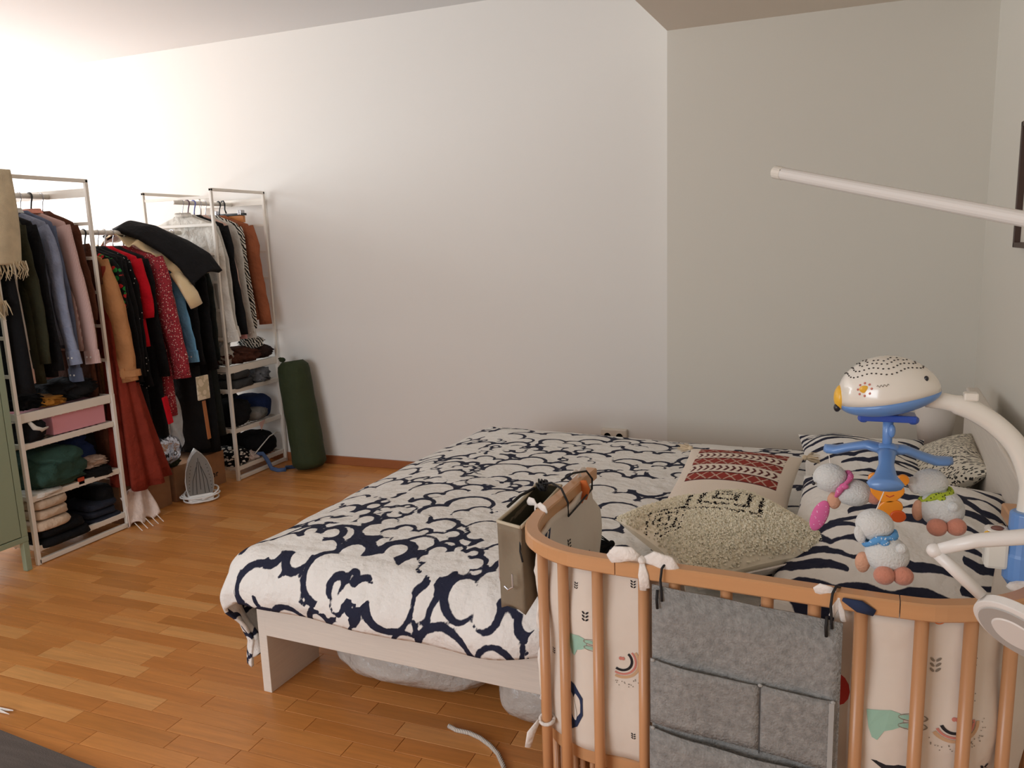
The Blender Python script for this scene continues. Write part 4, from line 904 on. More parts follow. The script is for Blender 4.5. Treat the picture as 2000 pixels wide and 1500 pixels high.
def rail(s0, s1, z0, z1, w_, name, mat=beech_h, off=0):
    n_ = max(6, int((s1-s0)/.015)); rings = []
    for k in range(n_+1):
        s = s0+(s1-s0)*k/n_; a = cpt(s, off-w_/2); b_ = cpt(s, off+w_/2); c = .003
        a2 = cpt(s, off-w_/2+c); b2 = cpt(s, off+w_/2-c)
        rings.append([(a[0],a[1],z0+c),(a2[0],a2[1],z0),(b2[0],b2[1],z0),(b_[0],b_[1],z0+c),(b_[0],b_[1],z1-c),(b2[0],b2[1],z1),(a2[0],a2[1],z1),(a[0],a[1],z1-c)])
    return MB().loft(rings).build(name, mat, crib)
sj1, sj2 = s_at_x(-.352), s_at_x(.119)
rail(0, sj1-.0008, .781, .810, .029, 'top_rail'); rail(sj1+.0008, sj2-.0008, .781, .810, .029, 'top_rail'); rail(sj2+.0008, SMAX, .781, .810, .029, 'top_rail')
rail(.07, sj1, .360, .392, .024, 'base_rail', off=.035); rail(sj1, sj2, .360, .392, .024, 'base_rail', off=.035); rail(sj2, SMAX-.09, .360, .392, .024, 'base_rail', off=.035)
rail(.07, sj1, .05, .08, .029, 'bottom_rail'); rail(sj1, sj2, .05, .08, .029, 'bottom_rail'); rail(sj2, SMAX-.09, .05, .08, .029, 'bottom_rail')
slats = [.085, .15, .215, .28, .345] + [s_at_x(x) for x in (-.500, -.452, -.382, -.303, -.228, -.152, -.075, .001, .077, .155, .225, .282)] + [SMAX-.36, SMAX-.29, SMAX-.22, SMAX-.15, SMAX-.10]
for s in slats:
    x, y = cpt(s); MB().tube([(x, y, .02 if s in (slats[0], slats[-1]) else .06), (x, y, .784)], .0105, 14).build('slat', beech, crib, smooth=True)
for s in [SMAX*.5+k*.05 for k in range(-9, 10)] + [sj1-.05*k for k in range(1, 8)]:
    x, y = cpt(s, .035); MB().tube([(x, y, .08), (x, y, .362)], .006, 8).build('support_slat', beech, crib, smooth=True)
# mattress platform and mattress
n_ = 40; ring = [cpt(.08+(SMAX-.18)*k/n_, .05) for k in range(n_+1)]
MB().loft([[(x, y, z) for x, y in ring] for z in (.378, .392)]).build('mattress_base', beech, crib)
ring = [cpt(.08+(SMAX-.18)*k/n_, .062) for k in range(n_+1)]
mtc = MB().loft([[(x, y, z) for x, y in ring] for z in (.393, .43)]).build('crib_mattress', cotton, bevel=.008, loc=(-.12, 1.6, .393)); tag(mtc, 'thin white mattress inside the beech crib', 'mattress')
# printed bumper inside the slats
lm = plain('bumper_cotton', C(226, 214, 200), .88, bump=(9, .6, .015), spec=.2)
bp = thing('crib_bumper', 'cream cotton crib bumper printed with rabbits, rainbows and leaves, tied inside the slats', 'bumper', (-.12, 1.6, .395))
LO = .0125
def lsurf(s, z, o=0.0):
    wob = .004*math.sin(s*38)+.003*math.sin(s*17+z*22)+.004*math.sin(z*30+s*5)
    x, y = cpt(s, LO+.006+wob+o); return Vector((x, y, z))
def lin_top(s):
    if s < .06: return .755-.10*(1-s/.06)*.6
    if s < .45: return .785
    return .772
segs = [(.015, sj1+.115), (sj2-.095, SMAX-.02)]
S0, S1 = .015, SMAX-.02
for a_, b_ in segs:
    pass
nz_ = 24; ns = 150; b = MB()
def ltop(s):
    if sj1+.12 < s < sj2-.10: return .690
    return lin_top(s)
for i in range(ns+1):
    s = S0+(S1-S0)*i/ns
    zl_ = .56 if (s < .07 or s > SMAX-.10) else .396
    for j in range(nz_+1): b.v.append(tuple(lsurf(s, zl_+(ltop(s)-zl_)*j/nz_)))
for i in range(ns):
    for j in range(nz_): q = i*(nz_+1)+j; b.f.append((q, q+nz_+1, q+nz_+2, q+1))
b.build('liner', lm, bp, smooth=True, solid=.009)
inks = {k: plain('print_'+k, C(*c), .88) for k, c in dict(black=(34,32,36), mint=(158,196,176), pink=(206,130,116), beige=(206,168,130), navy=(34,48,80), red=(190,60,52), white=(232,226,216), grey=(140,130,116), orange=(222,120,60)).items()}
class Ink:
    def __init__(s): s.d = {}
    def poly(s, col, pts, side=-1, lift=0):
        mb = s.d.setdefault(col, MB()); o = (-.0056-lift*.0004) if side < 0 else (.0056+lift*.0004)
        mb.add([lsurf(q[0], q[1], o) for q in pts], [tuple(range(len(pts)))])
    def strip(s, col, c0, c1, side=-1, lift=0):
        mb = s.d.setdefault(col, MB()); o = (-.0056-lift*.0004) if side < 0 else (.0056+lift*.0004); n_ = len(c0)
        mb.add([lsurf(q[0], q[1], o) for q in c0+c1], [(i, i+1, n_+i+1, n_+i) for i in range(n_-1)])
    def ell(s, col, cs, cz, rs, rz, a=0, side=-1, lift=0, n=14):
        s.poly(col, [(cs+rs*math.cos(t)*math.cos(a)-rz*math.sin(t)*math.sin(a), cz+rs*math.cos(t)*math.sin(a)+rz*math.sin(t)*math.cos(a)) for t in [2*PI*k/n for k in range(n)]], side, lift)
    def ring(s, col, cs, cz, r0, r1, a0, a1, side=-1, lift=0, n=20, sx=1):
        A = [a0+(a1-a0)*k/n for k in range(n+1)]; s.strip(col, [(cs+r0*math.cos(t)*sx, cz+r0*math.sin(t)) for t in A], [(cs+r1*math.cos(t)*sx, cz+r1*math.sin(t)) for t in A], side, lift)
    def build(s):
        for k, mb in s.d.items():
            o = mb.build('printed_motif', inks[k], bp)
            if len(mb.f) > 7 and k == 'grey': o['kind'] = 'stuff'
        s.d = {}
ik = Ink()
def leaves(cs, cz, sc=1, side=-1, col='black', a=0):
    ik.build()
    for k in range(3):
        for sg in (-1, 1): ik.ell(col, cs+sg*.0042*sc, cz+(k-1)*.0075*sc, .0042*sc, .0019*sc, sg*.7+a, side)
def rabbit(cs, cz, sc=1, side=-1):
    ik.build()
    P_ = [(-.040,.018),(-.020,.020),(-.004,.022),(.010,.018),(.016,.006),(.012,-.006),(.0,-.012),(-.012,-.016),(-.022,-.034),(-.030,-.030),(-.036,-.012)]
    ik.poly('mint', [(cs+x*sc, cz+y*sc) for x, y in P_], side)
    for dz in (.013, -.002):
        ik.ring('grey', cs+.032*sc, cz+dz*sc, .0062*sc, .0072*sc, 0, 2*PI, side, 1, sx=3.4)
        ik.ell('mint', cs+.022*sc, cz+dz*sc, .014*sc, .004*sc, 0, side, 1)
def rainbow(cs, cz, sc=1, a=-.9, side=-1):
    ik.build()
    a0, a1 = a-1.55, a+1.45
    ik.ring('black', cs, cz, .022*sc, .028*sc, a0, a1, side); ik.ring('pink', cs, cz, .032*sc, .037*sc, a0+.1, a1-.1, side); ik.ring('beige', cs, cz, .039*sc, .046*sc, a0+.2, a1-.2, side)
    ik.ell('pink', cs-.002, cz+.004, .004*sc, .0045*sc, 0, side); ik.ell('pink', cs+.003, cz+.004, .004*sc, .0045*sc, 0, side)
    ik.build(); r = random.Random(int(abs(cs)*1000))
    for k in range(40):
        t = r.uniform(a0+.3, a1-.1); q = r.uniform(.052, .068)*sc; ik.ell('grey', cs+q*math.cos(t), cz+q*math.sin(t), .0011, .0011, 0, side, n=6)
sx = s_at_x
rabbit(sx(-.425), .618, .85); rainbow(sx(-.352), .600, .80, -.6)
ik.build(); ik.poly('navy', [(sx(-.452)+x, .488+z) for x, z in ((-.01,.045),(.012,.040),(.034,.018),(.034,-.018),(.018,-.048),(.0,-.060),(-.006,-.02),(-.014,.01))]); ik.ell('white', sx(-.452)+.007, .482, .009, .030, .25, lift=1)
leaves(sx(-.412), .680, .9); leaves(sx(-.300), .490, 1.0, a=1); leaves(sx(-.43), .735, .6); leaves(sx(-.33), .452, .6); leaves(sx(-.31), .755, .7); leaves(sx(-.50), .57, .6)
ik.ell('red', sx(.030), .628, .022, .028); leaves(sx(.052), .733, 1.05)
rabbit(sx(.118), .588, 1.0); rainbow(sx(.215), .600, .85, -1.2); ik.ring('grey', sx(.053), .587, .0055, .0066, 0, 2*PI); leaves(sx(.182), .695, 1.2, col='grey')
ik.poly('black', [(sx(.11)+x, .504+z) for x, z in ((-.03,.012),(.03,.006),(.052,-.012),(.03,-.008),(.0,-.02),(-.03,-.012),(-.012,-.002))]); ik.ring('orange', sx(.180), .778, .010, .012, PI, 2*PI); leaves(sx(.27), .50, 1.2); leaves(sx(-.05), .6, 1.0)
for q in range(10): ik.ell('grey', sx(.24)+.003*math.sin(q*5), .60+.012*q, .0012, .0012, n=6)
leaves(.24, .70, 1.0, 1, a=.5); leaves(.36, .735, .7, 1); leaves(.10, .62, .9, 1); ik.poly('navy', [(.375+x, .765+z) for x, z in ((-.03,.010),(.03,.014),(.032,-.010),(-.02,-.016))], 1); ik.ell('orange', .115, .768, .012, .014, 0, 1); rabbit(.20, .58, .8, 1)
ik.build()
def bow(p, d, sc, name='tie', mat=cotton, tails=((-.3, -1), (.25, -1)), drop=.05, side=(0, -1, 0)):
    """cloth tie knotted in a bow: two flat loops, a knot and two tails"""
    p = Vector(p); d = Vector(d).normalized(); up = Vector((0, 0, 1)); b = MB()
    b.blob(p, (.007*sc, .007*sc, .007*sc), n=10, m=7)
    for s in (-1, 1):
        pts = [p, p+d*s*.018*sc+up*.006*sc, p+d*s*.040*sc+up*.001*sc, p+d*s*.052*sc-up*.008*sc]
        b.tube(pts, [.004*sc, .012*sc, .014*sc, .008*sc], 10, .35, up=(0, 0, 1))
    for tx, tz in tails:
        q = p+Vector(side)*.004; b.tube([q, q+d*tx*drop*.5+up*tz*drop*.5, q+d*tx*drop+up*tz*drop], [.003*sc, .007*sc, .006*sc], 8, .3, up=tuple(d))
    return b.build(name, mat, bp, smooth=True)
x, y = cpt(s_at_x(-.292)); bow((x, y-.012, .818), (1, 0, -.08), 1.15, drop=.055, tails=((.05, -1), (.16, -.9)))
x, y = cpt(s_at_x(.018)); bow((x, y-.010, .800), (1, 0, -.35), .75, drop=.035); MB().tube([(x+.005, y-.018, .802), (x+.03, y-.022, .795), (x+.052, y-.020, .786)], [.003, .011, .006], 8, .4, up=(0, 0, 1)).build('tie', inks['navy'], bp, smooth=True)
x, y = cpt(.330); bow((x-.012, y, .815), (-.55, .4, .05), .7, drop=.11, tails=((-.02, -1), (.04, -1)), side=(-1, -.4, 0))
bow((-.555, 1.80, .822), (.4, 1, 0), .55, drop=.03, tails=((.2, -1), (-.4, -.8)), side=(1, 0, 0))
MB().tube([lsurf(.118, .765, .012), lsurf(.112, .79, .010), lsurf(.118, .812, .004)], [.006, .012, .008], 8, .4).build('tie', inks['orange'], bp, smooth=True)
# long twisted tie behind the first post and knot at its foot
b = MB(); xs = cpt(.425, .01); b.tube([(xs[0]+.004*math.sin(k*1.1), xs[1]+.004*math.cos(k*1.1), .78-.018*k) for k in range(21)], [.0045+.0015*math.sin(k*1.9) for k in range(21)], 7); b.build('tie', cotton, bp, smooth=True)
xk = cpt(slats[5]); b = MB(); b.tube([(xk[0]+.014*math.cos(a), xk[1]+.014*math.sin(a), .425+.004*math.sin(a)) for a in [2*PI*k/16 for k in range(17)]], .004, 6); b.tube([(xk[0]-.014, xk[1]-.01, .425), (xk[0]-.028, xk[1]-.02, .40), (xk[0]-.034, xk[1]-.024, .37)], [.004, .009, .007], 8, .4); b.build('tie', cotton, bp, smooth=True)

# grey felt organiser hanging on the rail
felt = plain('grey_felt_marled', C(142, 140, 136), .95, bump=(240, .8, .004), var=.22, vscale=90)
org = thing('felt_organiser', 'grey marled felt pocket organiser tied to the front of the crib rail', 'organiser', (-.12, 1.30, .30))
def fy(x): return 1.338-(x+.363)*.0645-.020
def panel_b(x0, x1, z0l, z0r, z1l, z1r, o, name, th=.003, bulge=0):
    b = MB(); n_ = 16; mz = 8
    for i in range(n_+1):
        for j in range(mz+1):
            u, v = i/n_, j/mz; x = x0+(x1-x0)*u; zt = z1l+(z1r-z1l)*u; zb = z0l+(z0r-z0l)*u
            b.v.append((x, fy(x)-o-bulge*math.sin(PI*u)**.6*(.35+.65*v) - .0015*math.sin(x*50), zb+(zt-zb)*v))
    b.f = [(i*(mz+1)+j, (i+1)*(mz+1)+j, (i+1)*(mz+1)+j+1, i*(mz+1)+j+1) for i in range(n_) for j in range(mz)]
    return b.build(name, felt, org, smooth=True, solid=th)
X0, X1, XM = -.274, .037, -.087
panel_b(X0, X1, .26, .26, .778, .763, 0, 'back_panel')
panel_b(X0-.002, XM, .515, .510, .640, .630, .005, 'pocket', bulge=.010); panel_b(XM, X1-.006, .510, .500, .632, .628, .005, 'pocket', bulge=.008)
panel_b(X0-.003, X1-.004, .26, .26, .508, .494, .007, 'pocket', bulge=.014)
stm = plain('grey_thread', C(168, 166, 162), .9)
for (x_, z_) in ((X0+.003, .640), (XM, .632), (X1-.010, .627), (X0+.003, .508)): MB().blob((x_, fy(x_)-.010, z_), (.004, .003, .003), n=8, m=6).build('stitch', stm, org)
b = MB(); b.tube([(XM, fy(XM)-.008, .505), (XM, fy(XM)-.008, .632)], .0012, 5); b.build('seam', plain('dark_thread', C(70, 70, 70)), org)
b = MB(); b.bar((X1-.012, fy(X1)-.010, .36), (X1-.012, fy(X1)-.010, .625), .008, .001, (0, 1, 0)); b.build('edge_seam', stm, org)
for x_ in (-.257, .019):
    y_ = fy(x_); b = MB(); b.tube([(x_+.012, y_+.024, .812), (x_+.006, y_+.010, .818), (x_+.001, y_-.002, .811), (x_-.001, y_-.004, .79), (x_+.001, y_-.004, .765), (x_+.002, y_-.006, .752)], .0022, 6); b.build('elastic_loop', black_cord, org, smooth=True)
    b = MB(); b.tube([(x_-.006, y_-.006, .772), (x_-.007, y_-.007, .755), (x_-.006, y_-.007, .738)], .0026, 6); b.build('elastic_tail', black_cord, org, smooth=True)

# beige fabric basket tied outside the left end of the crib
khaki = plain('taupe_canvas', C(132, 118, 98), .9, bump=(30, .5, .008), var=.10, vscale=8); khin = plain('olive_lining', C(74, 70, 52), .9)
bs = thing('fabric_basket', 'taupe canvas basket with pale piping hanging outside the left end of the crib', 'basket', (-.62, 1.63, .59))
def bk(z, k=0):
    f_z = (.79-z)/.2; sag = .010*math.sin(f_z*4)
    c4 = [(-.584, 1.478+.01*f_z), (-.645, 1.500+.006*f_z), (-.655-.004*f_z, 1.775-.01*f_z), (-.592, 1.775)]
    out = []
    for i in range(4):
        a, c = c4[i], c4[(i+1) % 4]
        for t in range(8): u = t/8; w_ = math.sin(PI*u)*(.006*math.sin(f_z*7+i*2)+sag*.6); nx_, ny_ = (c[1]-a[1]), -(c[0]-a[0]); l_ = math.hypot(nx_, ny_); out.append((a[0]+(c[0]-a[0])*u+nx_/l_*w_, a[1]+(c[1]-a[1])*u+ny_/l_*w_, z+(.012*math.sin(u*PI) if z < .6 else 0)))
    return out
b = MB(); b.loft([bk(z) for z in np.linspace(.592, .79, 12)], cap=False); b.build('side_panel', khaki, bs, smooth=True, solid=.003)
b = MB(); r_b = bk(.600); b.add(r_b, [tuple(range(len(r_b)))]); b.build('base_panel', khaki, bs)
b = MB(); inn = [[(-.618+(x-(-.618))*.93, 1.63+(y-1.63)*.975, zz) for x, y, zz in bk(z)] for z in np.linspace(.605, .788, 6)]; b.loft(inn, cap=False); b.build('lining', khin, bs, smooth=True)
b = MB(); rr_ = bk(.792); b.tube(rr_+[rr_[0]], .0038, 8); b.build('piping', plain('pale_piping', C(196, 184, 160), .8), bs, smooth=True)
b = MB(); b.tube([(-.650, 1.512, .70), (-.651, 1.514, .66), (-.650, 1.516, .648), (-.648, 1.513, .655)], .0022, 6); b.build('hook', chrome, bs); b = MB(); b.tube([(-.604, 1.470, .69), (-.602, 1.466, .662), (-.612, 1.466, .655), (-.622, 1.470, .660)], .0022, 6); b.build('hook', chrome, bs)
b = MB(); r5 = random.Random(2)
for k in range(5): b.tube([(-.628+.01*math.cos(a+k)+.006*math.sin(k), 1.735+.022*math.sin(a+k*.6), .802+.008*math.sin(a*2+k)) for a in [2*PI*j/12 for j in range(13)]], .0026, 6)
b.tube([(-.64, 1.715, .80), (-.655, 1.66, .797), (-.662, 1.60, .790)], .0036, 6)
b.tube([(-.625, 1.735, .806), (-.59, 1.70, .822), (-.555, 1.665, .822), (-.530, 1.635, .80), (-.524, 1.618, .775), (-.524, 1.70, .776), (-.526, 1.815, .777), (-.528, 1.825, .80), (-.535, 1.80, .826), (-.555, 1.755, .832), (-.578, 1.735, .818)], .0026, 6)
b.build('elastic_cord', black_cord, bs, smooth=True)
b = MB(); b.tube([(-.583, 1.50, .795), (-.590, 1.49, .77), (-.586, 1.475, .74), (-.578, 1.468, .72)], .0022, 6); b.build('elastic_tail', black_cord, bs, smooth=True)

# ------------------------------------------------------------------ cot mobile
bluep = plain('sky_blue_plastic', C(104, 146, 204), .35, coat=.3); wpl = plain('ivory_plastic', C(232, 226, 214), .22, coat=.6); yel = plain('yellow_plastic', C(238, 184, 60), .35); orp = plain('orange_plastic', C(244, 150, 40), .35); dkb = plain('deep_blue_plastic', C(54, 92, 190), .25, trans=.2)
mo = thing('cot_mobile', 'white and blue whale shaped musical cot mobile on a curved arm clamped to the crib', 'mobile', (.318, 1.48, .80))
wc = Vector((.098, 1.50, 1.093)); WT = Matrix.Translation(wc) @ Euler((math.radians(2), math.radians(-11), math.radians(-6))).to_matrix().to_4x4()
def wsh(a, ph):
    """whale body: a = angle around, ph = latitude; nose at -x, tail tip at +x"""
    ca, sa = math.cos(a), math.sin(a); cp = max(math.cos(ph), 0); x = ca*cp; y = sa*cp; z = math.sin(ph)
    px = .079*x + (.006*max(0, x)**3); wy = .066*y*(1-.20*max(0, x)**1.5); pz = (.072 if z > 0 else .030)*abs(z)**.85*(1 if z > 0 else -1)*(1-.12*max(0, x)**2)
    return WT @ Vector((px, wy, pz))
N1 = 40
b = MB(); b.loft([[wsh(2*PI*j/N1, ph) for j in range(N1)] for ph in [PI/2*k/14+.0 for k in range(14)]]+[[wsh(2*PI*j/N1, PI/2-.02) for j in range(N1)]]); b.build('dome', wpl, mo, smooth=True)
b = MB(); b.loft([[wsh(2*PI*j/N1, -PI/2*k/10) for j in range(N1)] for k in range(10)]+[[wsh(2*PI*j/N1, -PI/2+.02) for j in range(N1)]]); b.build('lower_shell', bluep, mo, smooth=True)
b = MB(); b.blob(WT @ Vector((-.072, -.012, .012)), (.012, .020, .022), n=16, m=10); b.build('nose', yel, mo, smooth=True)
b = MB(); b.blob(WT @ Vector((-.080, -.020, -.004)), (.006, .008, .008), n=10, m=8); b.build('button', plain('dark_plastic', C(34, 34, 40), .3), mo, smooth=True)
b = MB(); pe = wsh(-.55, .38); b.blob(pe, (.0038, .003, .0048), n=10, m=8); b.build('eye', plain('dark_plastic', C(34, 34, 40), .3), mo, smooth=True)
b = MB()
for lat in (.72, .90, 1.08, 1.24):
    m_ = int(22*math.cos(lat)*1.5)
    for k in range(m_):
        a = -PI+PI*k/m_+.1*math.sin(lat*9); l2 = lat+.05*math.sin(a*6); b.blob(wsh(a, l2), (.0019, .0019, .0013), n=6, m=4)
b.build('light_hole', plain('hole_dark', C(50, 46, 42), .6), mo)
b = MB(); b.blob(wsh(-1.95, .36), (.0085, .002, .0065), n=12, m=8); b.build('sticker', yel, mo)
b = MB()
for k in range(8): q = wsh(-1.95+.16*math.cos(k*PI/4), .36+.15*math.sin(k*PI/4)); b.blob(q, (.0022, .0015, .0022), n=6, m=4)
b.build('sticker', inks['pink'], mo)
b = MB(); b.tube([wsh(-1.68+.02*k, .40+.03*math.sin(k*1.7)) for k in range(14)], .0006, 5); b.build('sticker', inks['grey'], mo)
b = MB(); b.box(.055, .145, 1.48, 1.52, 1.052, 1.064); b.blob((.062, 1.49, 1.056), (.010, .010, .008), n=10, m=6); b.blob((.140, 1.49, 1.056), (.010, .010, .008), n=10, m=6); b.build('rotor_plate', dkb, mo, bevel=.002)
b = MB(); b.tube([(.102, 1.50, 1.06), (.102, 1.50, .995)], [.009, .0075], 12); b.blob((.108, 1.49, 1.035), (.006, .006, .012), n=8, m=6); b.build('stem', bluep, mo, smooth=True)
def marm(pts, wd):
    b = MB(); b.tube(pts, wd, 14, .38, up=(0, 0, 1)) if False else None
    k = len(pts); rings = []
    for i, p_ in enumerate(pts):
        p_ = Vector(p_); t_ = (Vector(pts[min(i+1, k-1)])-Vector(pts[max(i-1, 0)])).normalized(); sd = t_.cross(Vector((0, 0, 1))).normalized(); up_ = sd.cross(t_)
        rings.append([p_+sd*wd[i]*math.cos(a)+up_*(.0065+.12*wd[i])*math.sin(a) for a in [2*PI*j/14 for j in range(14)]])
    b = MB().loft(rings); b.build('arm', bluep, mo, smooth=True)
marm([(.102,1.50,.998),(.072,1.512,1.003),(.045,1.525,.994),(.022,1.535,.985),(.008,1.54,.984),(.000,1.542,.985)], [.020,.015,.012,.016,.016,.006])
marm([(.102,1.50,.998),(.130,1.512,.998),(.158,1.525,.985),(.182,1.535,.975),(.200,1.54,.974),(.210,1.542,.975)], [.020,.017,.015,.017,.016,.006])
marm([(.102,1.50,.998),(.101,1.475,.997),(.099,1.450,.985),(.097,1.425,.972),(.096,1.405,.965),(.096,1.395,.963)], [.020,.014,.012,.018,.029,.026])
b = MB(); b.blob((.103, 1.50, 1.000), (.020, .018, .012), n=16, m=8); b.build('hub', bluep, mo, smooth=True)
# white arch and blue clamp
ap = catmull([(.316,1.475,.905),(.318,1.478,.945),(.310,1.482,.985),(.293,1.488,1.022),(.265,1.493,1.052),(.232,1.497,1.074),(.200,1.50,1.086),(.160,1.50,1.092)], 5)
b = MB(); b.tube([tuple(p_) for p_ in ap], [.0185]*6+[.0170]*(len(ap)-12)+[.0145]*6, 14, .75); b.build('curved_arm', wpl, mo, smooth=True)
b = MB().box(.214, .236, 1.488, 1.508, 1.092, 1.106); b.build('latch', wpl, mo, bevel=.003)
b = MB(); b.loft([[(.313+r*math.cos(a), 1.472+r*math.sin(a), z) for a in [2*PI*j/20 for j in range(20)]] for r, z in ((.020, .915), (.024, .912), (.025, .87), (.027, .845), (.029, .84), (.029, .80), (.012, .775))]); b.build('clamp_body', bluep, mo, smooth=False, bevel=.001)
b = MB().box(.255, .290, 1.455, 1.485, .815, .885); b.build('clamp_jaw', wpl, mo, bevel=.006)
b = MB(); b.blob((.256, 1.455, .868), (.008, .006, .014), n=10, m=8); b.build('clamp_key', yel, mo, smooth=True); b = MB(); b.blob((.270, 1.455, .888), (.010, .006, .004), n=10, m=6); b.build('clamp_mark', plain('brown_plastic', C(110, 70, 60)), mo, smooth=True)
b = MB(); b.blob((.330, 1.44, .795), (.045, .02, .012), n=16, m=8); b.build('clamp_pad', cotton, mo, smooth=True)
# orange bear shaped charm under the hub
br = thing('bear_charm', 'flat orange plastic bear charm hanging below the blue mobile hub', 'charm', (.107, 1.50, .90))
def flat(mb_pts, y0, th, name, mat, parent):
    n_ = len(mb_pts); b = MB(); b.v = [(x, y0-th/2, z) for x, z in mb_pts]+[(x, y0+th/2, z) for x, z in mb_pts]
    b.f = [tuple(range(n_)), tuple(range(2*n_-1, n_-1, -1))]+[(i, (i+1) % n_, (i+1) % n_+n_, i+n_) for i in range(n_)]
    return b.build(name, mat, parent, bevel=.002)
ang = [2*PI*k/24 for k in range(24)]
flat([(.106+.026*math.cos(a)*(1+.08*math.cos(4*a)), .926+.024*math.sin(a)) for a in ang], 1.50, .008, 'head', orp, br)
for s in (-1, 1): flat([(.107+s*.023+.010*math.cos(a), .946+.010*math.sin(a)) for a in ang], 1.499, .008, 'ear', orp, br)
flat([(.112+.020*math.cos(a)+.004*math.sin(a), .893+.016*math.sin(a)) for a in ang], 1.50, .008, 'body', orp, br)
flat([(.125+.013*math.cos(a), .880+.011*math.sin(a)) for a in ang], 1.497, .008, 'foot', plain('deep_orange_plastic', C(228, 96, 32), .35), br)
b = MB(); b.blob((.112, 1.4955, .929), (.0022, .001, .003), n=6, m=4); b.tube([(.104, 1.4955, .917), (.110, 1.4955, .914), (.117, 1.4955, .918)], .0008, 5); b.build('face', inks['red'], br)
b = MB(); b.tube([(.103, 1.50, .995), (.105, 1.50, .948)], .001, 5); b.build('string', cotton, br)

# three hanging plush sheep
fur = plain('grey_white_plush', C(216, 216, 212), .95, bump=(260, .7, .004), sheen=.4); skin = plain('peach_plush', C(216, 162, 132), .95, bump=(200, .6, .004)); pad = plain('salmon_plush', C(204, 134, 110), .95, bump=(200, .6, .004), sheen=.3)
def plush(label, top, head, body, rb, feet, arm, scarf_m, ear=None, eye=None, tail=None):
    t = thing('plush_sheep', label, 'plush toy', body, group='plush sheep hanging from the mobile'); head, body = Vector(head), Vector(body); f = swell(int(head.x*999), 3, 5)
    fn = lambda k: (lambda x, y, z: (x*(1+k*float(f(x, y, z))), y, z*(1+k*float(f(z, x, y)))))
    MB().blob(body, rb, 1, 26, 18, fn(.10)).build('body', fur, t, smooth=True)
    MB().blob(head, (.0295, .026, .0265), 1, 26, 18, fn(.08)).build('head', fur, t, smooth=True)
    for q in feet: MB().blob(q, (.0165, .0145, .0155), 1, 18, 12).build('foot', pad, t, smooth=True)
    MB().blob(arm[0], arm[1], 1, 16, 12).build('hand', skin, t, smooth=True)
    d = (body-head).normalized(); c = head+d*.024; u = d.cross(Vector((0, 1, 0))).normalized(); v = d.cross(u); b = MB()
    b.tube([c+u*.025*math.cos(a)+v*.024*math.sin(a)+d*.002*math.sin(a*3) for a in [2*PI*k/22 for k in range(23)]], [.0055+.0015*math.sin(k*1.3) for k in range(23)], 8, .8); b.blob(c-Vector((0, .024, 0))+u*.006, (.008, .005, .006), n=10, m=6); b.build('neckerchief', scarf_m, t, smooth=True)
    if ear: MB().blob(ear[0], ear[1], 1, 16, 12, ear[3]).build('ear', ear[2], t, smooth=True)
    if eye: MB().blob(eye, (.0032, .0025, .0036), n=8, m=6).build('eye', plain('dark_plastic', C(34, 34, 40), .3), t, smooth=True)
    if tail: MB().blob(tail, (.009, .008, .009), 1, 12, 8).build('tail', fur, t, smooth=True)
    b = MB(); b.tube([top, head+Vector((0, 0, .02))], .0009, 5); b.build('string', cotton, t)
    return t
pinkp = dots('pink_dotted_cloth', C(222, 110, 160), C(240, 200, 220), 220, .2); bluec = dots('blue_dotted_cloth', C(96, 156, 210), C(220, 230, 240), 220, .25); grnc = dots('green_dotted_cloth', C(170, 186, 60), C(70, 80, 40), 200, .3)
plush('grey white plush sheep with pink neckerchief and pink ear, left on the mobile', (.008,1.54,.975), (.012,1.53,.932), (.052,1.53,.907), (.034,.027,.024), [(.088,1.525,.905)], ((.020,1.52,.892), (.012,.010,.016)), pinkp, ear=((-.004,1.515,.862), (.015,.006,.030), pinkp, lambda x, y, z: (x+z*.55, y, z)), eye=(-.016,1.512,.924), tail=(.083,1.535,.918))
plush('grey white plush sheep with blue neckerchief hanging nearest the camera', (.096,1.398,.960), (.082,1.40,.894), (.102,1.39,.848), (.034,.029,.032), [(.098,1.362,.822), (.126,1.368,.822)], ((.066,1.385,.832), (.012,.010,.018)), bluec, ear=((.060,1.385,.880), (.009,.006,.015), fur, lambda x, y, z: (x-z*.3, y, z)), tail=(.122,1.370,.868))
plush('grey white plush sheep with green neckerchief hanging on the right of the mobile', (.203,1.54,.968), (.176,1.53,.935), (.196,1.52,.893), (.037,.031,.034), [(.186,1.49,.868), (.216,1.495,.870)], ((.158,1.515,.888), (.010,.010,.019)), grnc, ear=((.150,1.52,.932), (.010,.006,.016), fur, lambda x, y, z: (x-z*.3, y, z)), tail=(.209,1.493,.906))

# ------------------------------------------------------------------ things at the right edge and behind the bed
fo = thing('clip_lamp', 'white jointed arm with round white disc head at the right edge before the crib', 'lamp', (.60, 1.12, 1.02))
fz = plain('milky_plastic', C(228, 224, 218), .4, coat=.2)
b = MB(); b.tube([(.142,1.15,.952),(.19,1.148,.972),(.245,1.144,.985),(.35,1.14,.99),(.605,1.12,1.02)], [.0075,.0095,.0105,.011,.011], 12); b.build('upper_arm', fz, fo, smooth=True)
b = MB(); b.tube([(.142,1.15,.952),(.168,1.148,.928),(.20,1.145,.898)], [.008,.0085,.008], 12); b.build('lower_arm', fz, fo, smooth=True)
MB().blob((.143, 1.15, .952), (.011, .010, .010), n=12, m=8).build('joint', fz, fo, smooth=True)
nrm = Vector((-.52, -.62, -.56)).normalized(); cD = Vector((.242, 1.135, .858)); u_ = Vector((.73, 0, -.68)); u_ = (u_-nrm*u_.dot(nrm)).normalized(); v_ = nrm.cross(u_)
circ = lambda r, o: [cD+nrm*o+u_*r*math.cos(a)+v_*r*math.sin(a) for a in [2*PI*j/40 for j in range(40)]]
